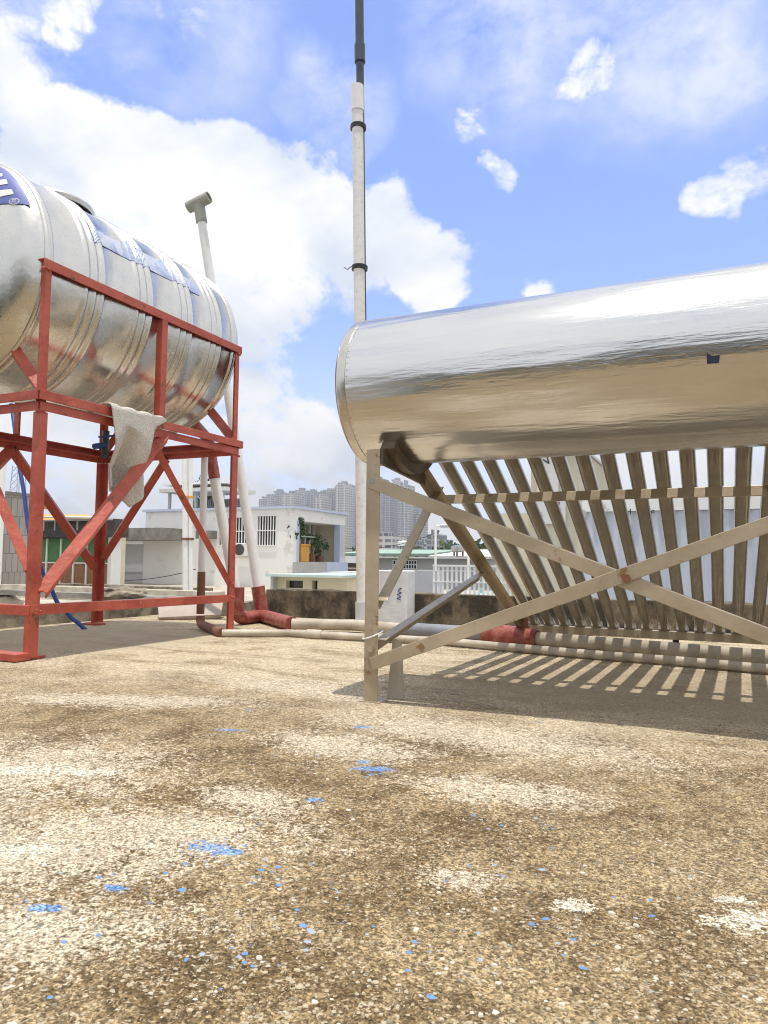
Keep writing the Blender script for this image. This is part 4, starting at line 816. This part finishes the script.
# lattice mast far behind
Yl = 120.; lm = MB(); xb0, xb1 = lx(12, 500, Yl), lx(23, 500, Yl); z0_, z1_ = lz(15, 560, Yl), lz(15, 466, Yl); hw = (xb1-xb0)/2; xm = (xb0+xb1)/2
for k in range(14):
    a, b_ = z0_+(z1_-z0_)*k/14, z0_+(z1_-z0_)*(k+1)/14; wa, wb_ = hw*(1-.5*k/14), hw*(1-.5*(k+1)/14)
    for s in (-1, 1):
        for q_ in (-1, 1): lm.bar((xm+s*wa, Yl+q_*wa, a), (xm+s*wb_, Yl+q_*wb_, b_), .16, .16, (0, 1, 0))
        lm.bar((xm-s*wa, Yl-wa, a), (xm+s*wb_, Yl-wb_, b_), .12, .12, (0, 1, 0))
lm.bar((xm, Yl, -10), (xm, Yl, z0_+.1), 1.5, 1.5, (0, 1, 0)); tag(lm.build('lattice_mast', mat('pale_steel', (.5, .5, .52), .5)), 'pale lattice telecom mast far behind the tiled shed', 'mast')
# ------------------------------------------------------------------ middle ground between the pipes
Yb = 14.0; z = lambda y, px=310: lz(px, y, Yb); X = lambda px, y=580: lx(px, y, Yb)
lo_ = thing('beige_hut', 'low beige hut with pale teal sheet roof behind the parapet', 'hut', (X(310), Yb, -4))
hb = [(X(286), X(303), z(588.5), z(581)), (X(312), X(317.5), z(592), z(580.5))]
holes_wall('front_wall', X(277), X(347), -10, z(577), hb, Yb, Yb+.2, CREAM, lo_); [MB().box((h[0], Yb+.16, h[2]), (h[1], Yb+.198, h[3])).build('window', GLASS, lo_) for h in hb]
MB().box((X(277), Yb+.202, -10), (X(347), Yb+3, z(577)-.004)).build('hut_body', CREAM, lo_)
MB().box((X(274), Yb-.35, z(577)+.002), (X(350), Yb+3.2, z(574.5))).build('roof', TEALROOF, lo_)
MB().box((X(276), Yb-.22, -10), (X(277.5)+.02, Yb-.03, z(576))).build('corner_post', GREYWALL, lo_)
tag(MB().box((X(282), Yb+4.2, -10), (X(322), Yb+5, lz(300, 570.5, Yb+4.2))).build('tan_wall', mat('tan_render', (.42, .33, .2), .85, 0, .15, 2)), 'plain tan wall showing above the teal hut roof', 'wall')
Yb = 19.0; z = lambda y, px=345: lz(px, y, Yb); X = lambda px, y=580: lx(px, y, Yb)
sh = thing('brown_shed', 'dark brown shed with flat roof right of the beige hut', 'shed', (X(350), Yb, -5))
MB().box((X(343), Yb, -10), (X(386), Yb+3, z(574))).build('wall', BROWNP, sh); MB().box((X(338), Yb-.5, z(574)+.002), (X(388), Yb+3, z(571.5))).build('roof', AWN, sh); MB().box((X(340), Yb-.05, z(580)), (X(386), Yb-.003, z(575))).build('dark_band', DARKP, sh); MB().box((X(345), Yb-.04, z(596)), (X(351), Yb-.002, z(582))).build('door', WHITEWALL, sh)
Yb = 34.0; z = lambda y, px=350: lz(px, y, Yb); X = lambda px, y=560: lx(px, y, Yb)
o = thing('brown_house', 'brown fronted house with white balcony band seen beside the white mast', 'house', (X(355), Yb, -5)); MB().box((X(338), Yb, -10), (X(380), Yb+6, z(556))).build('wall', mat('umber_render', (.25, .19, .13), .8), o); MB().box((X(336), Yb-.5, z(563)), (X(382), Yb-.004, z(556))).build('balcony_band', WHITEWALL, o); MB().box((X(337), Yb-.4, z(569)), (X(381), Yb-.004, z(567.5))).build('ledge', AWN, o)
# painted block with blue scribble, standing against the parapet
pk = thing('white_block', 'white painted block with a small blue scribble beside the parapet', 'block', (-1.86, 4.40, 0))
xa, xb, za, zb = lx(365, 600, 4.34), lx(407, 600, 4.34), -.001, lz(395, 570.5, 4.34)
MB().box((xa, 4.34, za), (xb, 4.476, zb)).build('block', mat('pale_blue_white', (.62, .65, .71), .8, 0, .1, 9, .2, 40, col2=(.75, .76, .78)), pk, bevel=.006)
b = MB(); c = atY(400.5, 594, 4.338); 
pts = [Vector((c.x-.01+.006*math.sin(k*1.9), 4.3385, c.z+.04-.08*k/18)) + Vector((.013*math.sin(k*1.1), 0, 0)) for k in range(19)]
for i in range(18): b.bar(pts[i], pts[i+1], .003, .004, (0, 1, 0))
b.build('blue_scribble', BLUE, pk)
# grey boundary wall, white railing
Yb = 9.0; z = lambda y, px=430: lz(px, y, Yb); X = lambda px, y=580: lx(px, y, Yb)
tag(MB().box((X(388), Yb, -10), (X(437), Yb+.2, z(570.5))).build('grey_boundary_wall', mat('cool_grey_render', (.46, .47, .50), .85, 0, .08, 3)), 'plain cool grey wall left of the white railing', 'wall')
rl = thing('white_railing', 'white steel railing with upright bars behind the parapet', 'railing', (X(470), Yb-.4, -.5))
Yr = Yb-.4; X = lambda px, y=580: lx(px, y, Yr); z = lambda y, px=470: lz(px, y, Yr)
MB().box((X(433), Yr-.02, z(567)), (X(512), Yr+.02, z(565))).build('top_rail', WINFRAME, rl); MB().box((X(433), Yr-.018, z(583)), (X(512), Yr+.018, z(581.8))).build('mid_rail', WINFRAME, rl); MB().box((X(433), Yr-.018, z(598)), (X(512), Yr+.018, z(596.5))).build('bottom_rail', WINFRAME, rl)
for i in range(18):
    px = 434+i*4.5; MB().box((X(px)-.012, Yr-.012, z(603)), (X(px)+.012, Yr+.012, z(567)-.002)).build('bar', WINFRAME, rl)
tag(MB().box((X(425), Yr+.3, -10), (X(515), Yr+3, -.35)).build('white_terrace_block', WHITEWALL), 'white lower block that carries the white railing', 'building')
tag(MB().lathe([(0, .06), (.0, .11), (.30, .11), (.33, .08), (.34, .04), (.40, .04), (.40, .002)], (X(460), Yr+.9, -.349), (0, 0, 1), 20).build('gas_bottle', mat('pale_blue_paint', (.32, .55, .62), .4), smooth=True), 'pale blue bottle standing behind the white railing', 'bottle')
for px, y0, y1, arm in ((435.5, 592, 523, 1), (468.5, 592, 528, -1)):
    Yp = 24.0; p = thing('lamp_post', 'slim white lamp post left of the inclined strut' if arm == 1 else 'slim white lamp post right of the inclined strut', 'lamp post', (lx(px, 560, Yp), Yp, -10), 'slim white lamp posts beyond the railing')
    MB().tube([(lx(px, 560, Yp), Yp, -10), (lx(px, 560, Yp), Yp, lz(px, y1, Yp))], .045, 10).build('post', WINFRAME, p); MB().tube([(lx(px, 560, Yp), Yp, lz(px, y1+3, Yp)), (lx(px+11*arm, 560, Yp), Yp, lz(px, y1+2.5, Yp))], .03, 8).build('arm', WINFRAME, p); MB().box((lx(px+9*arm, 560, Yp)-.16, Yp-.08, lz(px, y1+3.2, Yp)-.05), (lx(px+9*arm, 560, Yp)+.16, Yp+.08, lz(px, y1+3.2, Yp)+.03)).build('lamp_head', GREYWALL, p)
# houses in the middle distance
Yb = 30.0; z = lambda y, px=420: lz(px, y, Yb); X = lambda px, y=560: lx(px, y, Yb)
h1 = thing('grey_house', 'grey rendered house with a row of barred openings and pale roof edge', 'house', (X(430), Yb, -10))
hl = [(X(393), X(417), z(569), z(560.5))]
holes_wall('front_wall', X(372), X(475), -10, z(558.5), hl, Yb, Yb+.3, GREYWALL, h1); barred_window(h1, *hl[0], Yb, 9, 1); MB().box((X(372), Yb+.302, -10), (X(475), Yb+8, z(558.5)-.01)).build('house_body', GREYWALL, h1); MB().box((X(370), Yb-.4, z(558.5)+.002), (X(478), Yb+8.2, z(556.8))).build('roof_edge', AWN, h1); MB().box((X(418), Yb-.02, z(571)), (X(475), Yb-.004, z(569.6))).build('string_course', WINFRAME, h1)
Yb = 55.0; h2 = thing('green_roof_hall', 'long hall with pale green sheet roof and rows of slit windows', 'hall', (lx(400, 555, Yb), Yb, -10)); X = lambda px, y=555: lx(px, y, Yb); z = lambda y, px=410: lz(px, y, Yb)
MB().box((X(340), Yb, -10), (X(431), Yb+12, z(553.5))).build('wall', grid_mat('slit_windows', (.62, .62, .58), (.05, .07, .06), 1.0, 2.2, .35), h2); rf = MB(); rf.poly([(X(338), Yb-.6, z(553.6)), (X(432), Yb-.6, z(553.6)), (X(430), Yb+8, z(548)), (X(340), Yb+8, z(548))], (0, -.3, 1), .2); rf.build('roof', GREENROOF, h2)
Yb = 48.0; h3 = thing('white_roof_shed', 'white sheet roofed shed behind the lamp posts', 'shed', (lx(455, 555, Yb), Yb, -10)); X = lambda px, y=555: lx(px, y, Yb); z = lambda y, px=455: lz(px, y, Yb)
MB().box((X(433), Yb, -10), (X(497), Yb+9, z(556))).build('wall', GREYWALL, h3); rf = MB(); rf.poly([(X(431), Yb-.6, z(556.2)), (X(499), Yb-.6, z(556.2)), (X(495), Yb+8, z(547.5)), (X(436), Yb+8, z(547.5))], (0, -.3, 1), .2); rf.build('roof', WHITEWALL, h3)
for i, (px, yt, Yd, r) in enumerate(((413, 545, 120, 4.5), (421, 543, 130, 5), (443, 541, 125, 6), (452, 543, 140, 6), (460, 545, 120, 4), (347, 541, 70, 2.6), (354, 543, 75, 2.4), (484, 538, 90, 4))):
    zt2 = lz(px, yt, Yd); tree('city_tree', (lx(px, 550, Yd), Yd, -10), (zt2+10)*.99, r, ('broad dark tree, %s' % ['left of the grey blue tower', 'just left of the grey blue tower foot', 'right of the lamp post beyond the white shed', 'largest of the row beyond the white shed', 'low beyond the white shed at right', 'close right of the balcony house', 'beside the white mast beyond the balcony', 'behind the glass tubes of the heater'][i]), 'city trees beyond the rooftops', 20+i, 900, r*.13)
# right: cream house with sign letters, then white sheet wall
Yb = 14.0; z = lambda y, px=560: lz(px, y, Yb); X = lambda px, y=520: lx(px, y, Yb)
ch = thing('cream_house', 'tall cream house front with lettered signs behind the glass tubes', 'house', (X(555), Yb, -10))
MB().box((X(531), Yb, -10), (X(581), Yb+5, z(448))).build('wall', CREAM, ch); MB().box((X(529), Yb-.25, z(449)), (X(583), Yb+5.2, z(446))).build('roof_edge', AWN, ch)
MB().box((X(490), Yb+.4, -10), (X(531)-.002, Yb+5, z(512, 510))).build('side_wall', CREAM, ch)
def letter(ch_, px, y, hpx, M, par, Yl, rot=0):
    me = text_mesh(ch_, 1.0); hs_ = abs(lz(px, y-hpx/2, Yl)-lz(px, y+hpx/2, Yl))/.69
    o = bpy.data.objects.new('lettering', me); COL.objects.link(o); me.materials.append(M)
    p = atY(px, y, Yl-.012); me.transform(Matrix.Translation((p.x, Yl-.012, p.z)) @ Matrix.Rotation(math.pi/2, 4, 'X') @ Matrix.Rotation(rot, 4, 'Z') @ Matrix.Diagonal((hs_, hs_, .6, 1))); o.parent = par; o.matrix_parent_inverse = Matrix.Translation(-world_loc(par)); return o
sg = MB().box((X(538), Yb-.06, z(494)), (X(559), Yb-.003, z(455))).build('sign_board', WHITEWALL, ch)
letter('N', 544.5, 461, 9, INK, sg, Yb-.06, .25); letter('E', 546.5, 474, 4, GREYWALL, sg, Yb-.06); letter('P', 548, 482, 4, GREYWALL, sg, Yb-.06)
sg = MB().box((X(532), Yb-.06, z(524)), (X(566), Yb-.003, z(499))).build('sign_board', WHITEWALL, ch)
letter('S', 536, 507, 7, INK, sg, Yb-.06, .2); letter('B', 540, 515, 6, INK, sg, Yb-.06, .2); letter('R', 557.5, 506, 9, REDINK, sg, Yb-.06); letter('I', 559.5, 515, 8, REDINK, sg, Yb-.06, .25)
Yb = 12.0; z = lambda y, px=650: lz(px, y, Yb); X = lambda px, y=520: lx(px, y, Yb)
sw = thing('sheet_wall', 'long white corrugated sheet wall with a white lettered top band', 'wall', (X(700), Yb, -10))
b = MB(); xa, xb = X(583), X(960); n = int((xb-xa)/.05); sec = []
for i in range(n+1):
    x = xa+(xb-xa)*i/n; sec.append((x, Yb+.018*(1 if i % 4 in (0, 1) else -1)))
vs = [(x, y, -10) for x, y in sec]+[(x, y, z(511)) for x, y in sec]+[(x, y+.06, -10) for x, y in sec]+[(x, y+.06, z(511)) for x, y in sec]; n1_ = len(sec)
b.add(vs, [(i, i+1, n1_+i+1, n1_+i) for i in range(n)]+[(2*n1_+i+1, 2*n1_+i, 3*n1_+i, 3*n1_+i+1) for i in range(n)]); b.build('sheet', corrugated('pale_blue_sheet', (.60, .64, .72), 'x', .1), sw)
bd_ = MB().box((X(583), Yb-.05, z(511)+.003), (X(960), Yb+.12, z(499))).build('top_band', WHITEWALL, sw)
letter('B', 652, 511.8, 5, INK, bd_, Yb-.06, math.pi/2); letter('H', 628.5, 512, 5.5, INK, bd_, Yb-.06)
for i in range(5): letter('VWKZS'[i], 601+i*2.2, 503+i*2.6, 3.2, GREYWALL, bd_, Yb-.052)
sg = MB().lathe([(0, .04), (0, .075), (.02, .075), (.02, .002)], (X(582.5), Yb-.052, z(513)), (0, -1, 0), 18).build('round_plate', GREYWALL, sw)
# ------------------------------------------------------------------ far skyline of apartment towers
tw_mats = [grid_mat('tower_facade', (.50, .49, .48), (.05, .06, .075), 4.6, 3.4, .55), grid_mat('tower_facade_grey', (.36, .37, .39), (.05, .06, .08), 3.8, 3.4, .5), grid_mat('tower_facade_pale', (.58, .56, .53), (.09, .09, .10), 5.5, 3.4, .8)]
sky_rows = [(258, 271, 497, 900), (270, 281, 491.5, 960), (281, 293, 494, 900), (292, 304, 490.5, 980), (303, 316, 491, 900), (314, 322, 494, 860), (320, 331, 490, 930), (329, 337, 489, 900), (335, 345, 483, 850), (343, 351, 486, 900), (351, 360, 486, 950),
            (361, 371, 489, 900), (370, 381, 478, 930), (380, 390, 486, 900), (389, 399, 480, 940), (398, 407, 484, 880), (405, 413, 492, 900), (411, 418, 505, 950), (416, 421, 512, 900)]
place = ['far left end of the row', 'second from the left', 'third from the left', 'fourth from the left', 'fifth from the left', 'sixth from the left', 'seventh from the left', 'eighth from the left', 'tallest beside the white mast', 'left edge of the white mast', 'behind the white mast',
         'just left of the heater leg', 'right beside the heater leg', 'second right of the heater leg', 'third right of the heater leg', 'above the side strut', 'right of the side strut', 'low step at the right end', 'lowest at the right end']
for i, (x0, x1, yt, Yd) in enumerate(sky_rows):
    xa, xb = lx(x0, 540, Yd), lx(x1, 540, Yd); zt2 = lz((x0+x1)/2, yt, Yd); w = xb-xa; M = tw_mats[i % 3]; rnd = random.Random(i)
    t = thing('apartment_tower', 'hazy apartment tower on the skyline, '+place[i], 'tower', ((xa+xb)/2, Yd, -10), 'apartment towers on the skyline')
    b = MB(); d = 26; c1, c2 = xa+w*rnd.uniform(.25, .35), xa+w*rnd.uniform(.62, .72)
    b.box((xa, Yd, -10), (c1, Yd+d, zt2-rnd.uniform(1, 5))).box((c1+.02, Yd+3, -10), (c2-.02, Yd+d-1, zt2)).box((c2, Yd-.5, -10), (xb, Yd+d, zt2-rnd.uniform(0, 6))); b.build('tower_block', M, t)
    b = MB(); b.box((c1+w*.05, Yd+6, zt2+.02), (c2-w*.05, Yd+16, zt2+rnd.uniform(3, 6))).box((xa+w*.05, Yd+5, zt2-.98), (xa+w*.18, Yd+12, zt2+1.5)); b.build('roof_house', tw_mats[1], t)
for px0, px1, yt, Yd, M, lb in ((427, 436, 534, 420, tw_mats[1], 'grey blue mid rise tower beyond the trees right of the strut'), (418, 427, 543, 500, tw_mats[0], 'low pale block left of the grey blue tower'), (440, 452, 544, 480, tw_mats[2], 'pale block on the skyline right of the lamp post'), (372, 392, 536, 380, tw_mats[2], 'pale mid rise block low behind the side strut'), (392, 412, 541, 420, tw_mats[0], 'wide low block at the foot of the towers')):
    t = thing('city_block', lb, 'building', (lx(px0, 540, Yd), Yd, -10)); xa, xb = lx(px0, 540, Yd), lx(px1, 540, Yd); zz = lz(px0, yt, Yd)
    MB().box((xa, Yd, -10), (xb, Yd+20, zz)).build('block', M, t); MB().box((xa+(xb-xa)*.2, Yd+4, zz+.02), (xa+(xb-xa)*.7, Yd+10, zz+3)).build('roof_house', tw_mats[1], t)
# ------------------------------------------------------------------ what stands behind the viewer (mirrored in the steel)
for i, (x, y, w, d, h, M) in enumerate(((-14, -22, 12, 8, 10, BLOCKW), (2, -26, 11, 9, 12, GREYWALL), (17, -24, 13, 9, 10, BLOCKW), (24, -6, 9, 12, 5, CREAM), (-32, -12, 10, 14, 8, GREYWALL), (22, 14, 9, 10, 3, GREYWALL))):
    t = thing('back_house', ['pale house behind the viewer at left', 'grey house straight behind the viewer', 'pale house behind the viewer at right', 'cream house to the right of the roof', 'grey house far left behind the terrace', 'grey house right beyond the parapet'][i], 'house', (x, y, -10))
    MB().box((x-w/2, y-d/2, -10), (x+w/2, y+d/2, h-6)).build('wall', M, t); MB().box((x-w/2-.2, y-d/2-.2, h-6+.002), (x+w/2+.2, y+d/2+.2, h-5.7)).build('roof', CANOPY, t)
    for k in range(4): MB().box((x-w*.4+k*w*.22, y+d/2+.002, h-8.2), (x-w*.4+k*w*.22+w*.12, y+d/2+.03, h-6.9)).build('window', GLASS, t)
for i, (x, y, h, r) in enumerate(((-6, -13, 14.0, 3.4), (-1, -15, 14, 3.4), (5, -12, 13.5, 3.6), (11, -15, 15, 4), (-11, -14, 13, 3.2))):
    tree('garden_tree', (x, y, -10), h, r, ['bushy tree behind the viewer, left of centre', 'rounder tree straight behind the viewer', 'bushy tree behind the viewer, right of centre', 'tallest tree behind the viewer at right', 'small tree behind the viewer at left'][i], 'garden trees behind the viewer', 50+i, 700, .32)
# ------------------------------------------------------------------ grit and paint chips on the roof
def grit(n, seed, rmin, rmax, mats, name, zone, flat=.5):
    rnd = random.Random(seed); b = MB()
    for i in range(n):
        x, y = zone(rnd); s_ = rnd.uniform(rmin, rmax)*(rnd.random()**1.6*.75+.35); a0 = rnd.uniform(0, 6.28); k = rnd.choice((5, 6, 7)); vs = []
        for l, (zz, q) in enumerate(((-.0005, 1.0), (flat*s_*rnd.uniform(.6, 1), .72))):
            for j in range(k): a = a0+6.283*j/k; rr = s_*q*(.7+.6*((math.sin(j*12.9+i*3.7)*43758.5) % 1)); vs.append((x+math.cos(a)*rr, y+math.sin(a)*rr*.8, zz))
        b.add(vs, [tuple(range(k, 2*k))]+[(j, (j+1) % k, k+(j+1) % k, k+j) for j in range(k)], rnd.choices(range(len(mats)), weights=[5, 4, 3, 2][:len(mats)])[0])
    o = b.build(name, mats); o['kind'] = 'stuff'; return o
ST = [mat('cream_grit', (.46, .39, .27), .9, 0, .15, 40), mat('brown_grit', (.17, .115, .06), .9, 0, .2, 40), mat('grey_grit', (.24, .21, .16), .9, 0, .2, 40), mat('white_grit', (.60, .56, .48), .9, 0, .1, 40)]
def near_zone(r):
    d = .55+(r.random()**1.5)*2.4; t = YAW+rad(r.uniform(-38, 38)); return -math.sin(t)*d, math.cos(t)*d
grit(9000, 3, .0016, .0042, ST, 'roof_grit', near_zone); grit(900, 5, .0025, .0055, [ST[0], ST[3]], 'plaster_crumbs', near_zone, .2)
BCH = [mat('blue_paint_chip', (.13, .26, .52), .7, 0, .2, 30), mat('pale_blue_chip', (.32, .37, .47), .7, 0, .15, 30)]
spots = [gnd(*p) for p in ((372, 770), (214, 848), (554, 935), (320, 930), (243, 930), (596, 957), (488, 823), (505, 872), (340, 910), (120, 885), (45, 905), (190, 912), (230, 965), (420, 935), (360, 730), (655, 895), (450, 975), (310, 890), (270, 870), (550, 830))]
def chip_zone(r):
    c = r.choice(spots[:2]) if r.random() < .35 else r.choice(spots); s_ = .03 if r.random() < .7 else .12; return c.x+r.gauss(0, s_), c.y+r.gauss(0, s_*.7)
grit(330, 9, .002, .0065, BCH, 'blue_paint_chips', chip_zone, .12)
# ------------------------------------------------------------------ air over the city
def air():
    b = MB(); b.box((-1900, -1900, -11), (1900, 1900, 190)); M = bpy.data.materials.new('haze_air'); M.use_nodes = True; nt = M.node_tree; nt.nodes.clear()
    o = nt.nodes.new('ShaderNodeOutputMaterial'); v = nt.nodes.new('ShaderNodeVolumePrincipled'); v.inputs['Color'].default_value = (.92, .95, 1, 1); v.inputs['Density'].default_value = .00055; v.inputs['Anisotropy'].default_value = .3
    nt.links.new(v.outputs[0], o.inputs['Volume']); h = b.build('haze', M); h['kind'] = 'stuff'
air()
# ------------------------------------------------------------------ clutter on the neighbouring roofs
def ac_unit(p, label, face=(0, -1, 0), s_=1.):
    t = thing('air_conditioner', label, 'air conditioner', p, 'air conditioner boxes on the houses'); x, y, z_ = p
    MB().box((x-.42*s_, y-.32*s_, z_), (x+.42*s_, y, z_+.58*s_)).build('casing', PVC, t, bevel=.02)
    f = MB(); f.lathe([(0, .24*s_), (.0, .26*s_), (.03, .26*s_), (.03, .03), (.035, .002)], (x-.1*s_, y-.32*s_-.001, z_+.29*s_), (0, -1, 0), 20); f.build('fan_grille', DARKP, t)
ac_unit((lx(247, 553, 22), 21.9, lz(247, 556, 22)), 'white air conditioner under the first barred window of the white house', s_=.8)
ac_unit((lx(402, 575, 9), 8.95, lz(402, 580, 9)), 'small air conditioner on the cool grey wall', s_=.22)
def roof_tank(px, ytop, ybot, Yd, r, M, label):
    x = lx(px, ybot, Yd); z0, z1 = lz(px, ybot, Yd), lz(px, ytop, Yd); h = z1-z0; t = thing('roof_tank', label, 'water tank', (x, Yd, z0), 'roof tanks on the city houses')
    for a in range(3): MB().box((x+r*.7*math.cos(a*2.1)-.05, Yd+r*.7*math.sin(a*2.1)-.05, z0), (x+r*.7*math.cos(a*2.1)+.05, Yd+r*.7*math.sin(a*2.1)+.05, z0+h*.35)).build('leg', RUST, t)
    MB().lathe([(0, r*.9), (.05, r), (h*.5, r), (h*.58, r*.7), (h*.64, r*.2), (h*.65, .01)], (x, Yd, z0+h*.351), (0, 0, 1), 18).build('tank_body', M, t, smooth=True)
roof_tank(458, 545, 556, 47, .5, CAP, 'steel roof tank on the white roofed shed')
roof_tank(404, 540.5, 549, 60, .6, PVC, 'white roof tank behind the green sheet roof')
def cable(name, a, b, sag, label, r=.012):
    a, b = Vector(a), Vector(b); tag(MB().tube([a.lerp(b, k/14)-Vector((0, 0, sag*4*(k/14)*(1-k/14))) for k in range(15)], r, 6).build(name, BLACK), label, 'cable')
cable('sagging_cable', atY(113, 580, 18), atY(196, 569, 18), .12, 'thin dark cable sagging across the white annex wall')
cable('service_cable', atY(345, 548, 26), atY(440, 531, 26), .25, 'thin service cable from the white house to the lamp post')
rb = random.Random(4)
wh = ['leftmost', 'second from left', 'third from left', 'middle', 'third from right', 'second from right', 'rightmost']
for i in range(7): stone((-4.25-.42*i, 4.6+rb.uniform(-.2, .2)+.35*i, -.52), (rb.uniform(.08, .22), rb.uniform(.06, .15), rb.uniform(.09, .16)), 10+i, 'rubble_lump', (CURB, LEDGE, SLAB)[i % 3], 'rough rubble lump on the lower terrace, %s of its scatter' % wh[6-i], 'rubble')
tag(MB().bar((-5.4, 4.55, -.30), (-3.98, 4.62, .03), .16, .035, (0, 1, 0)).build('old_plank', mat('grey_plank', (.24, .20, .15), .9, 0, .3, 5, stretch=(1, 8, 8)), bevel=.004), 'old grey plank leaning on the curb by the rubble', 'plank')
# weld beads where the red bars meet
wr = random.Random(2)
for p in [(XR-.004, YN+.004, 1.02), (XR-.004, YF_-.004, 1.02), (XR-.002, 2.745, 1.107), (XR-.002, 2.765, 1.107), (XR+.004, 2.095, .28), (XR+.002, 3.37, .28), (XR+.002, 2.08, .20), (XR+.002, 3.38, .20), (XR-.004, YN+.004, 1.62), (XR-.004, YF_-.01, 1.62)]:
    bm = bmesh.new()
    for k in range(6): bmesh.ops.create_icosphere(bm, subdivisions=1, radius=wr.uniform(.005, .008), matrix=Matrix.Translation((wr.uniform(-.002, .004), (k-2.5)*.006, wr.uniform(-.004, .004))))
    me = bpy.data.meshes.new('weld_bead'); bm.to_mesh(me); bm.free(); me.materials.append(RED); smooth_by_angle(me, 80); me.transform(Matrix.Translation(p)); o = bpy.data.objects.new('weld_bead', me); COL.objects.link(o); o.parent = st; o.matrix_parent_inverse = Matrix.Translation(-world_loc(st))
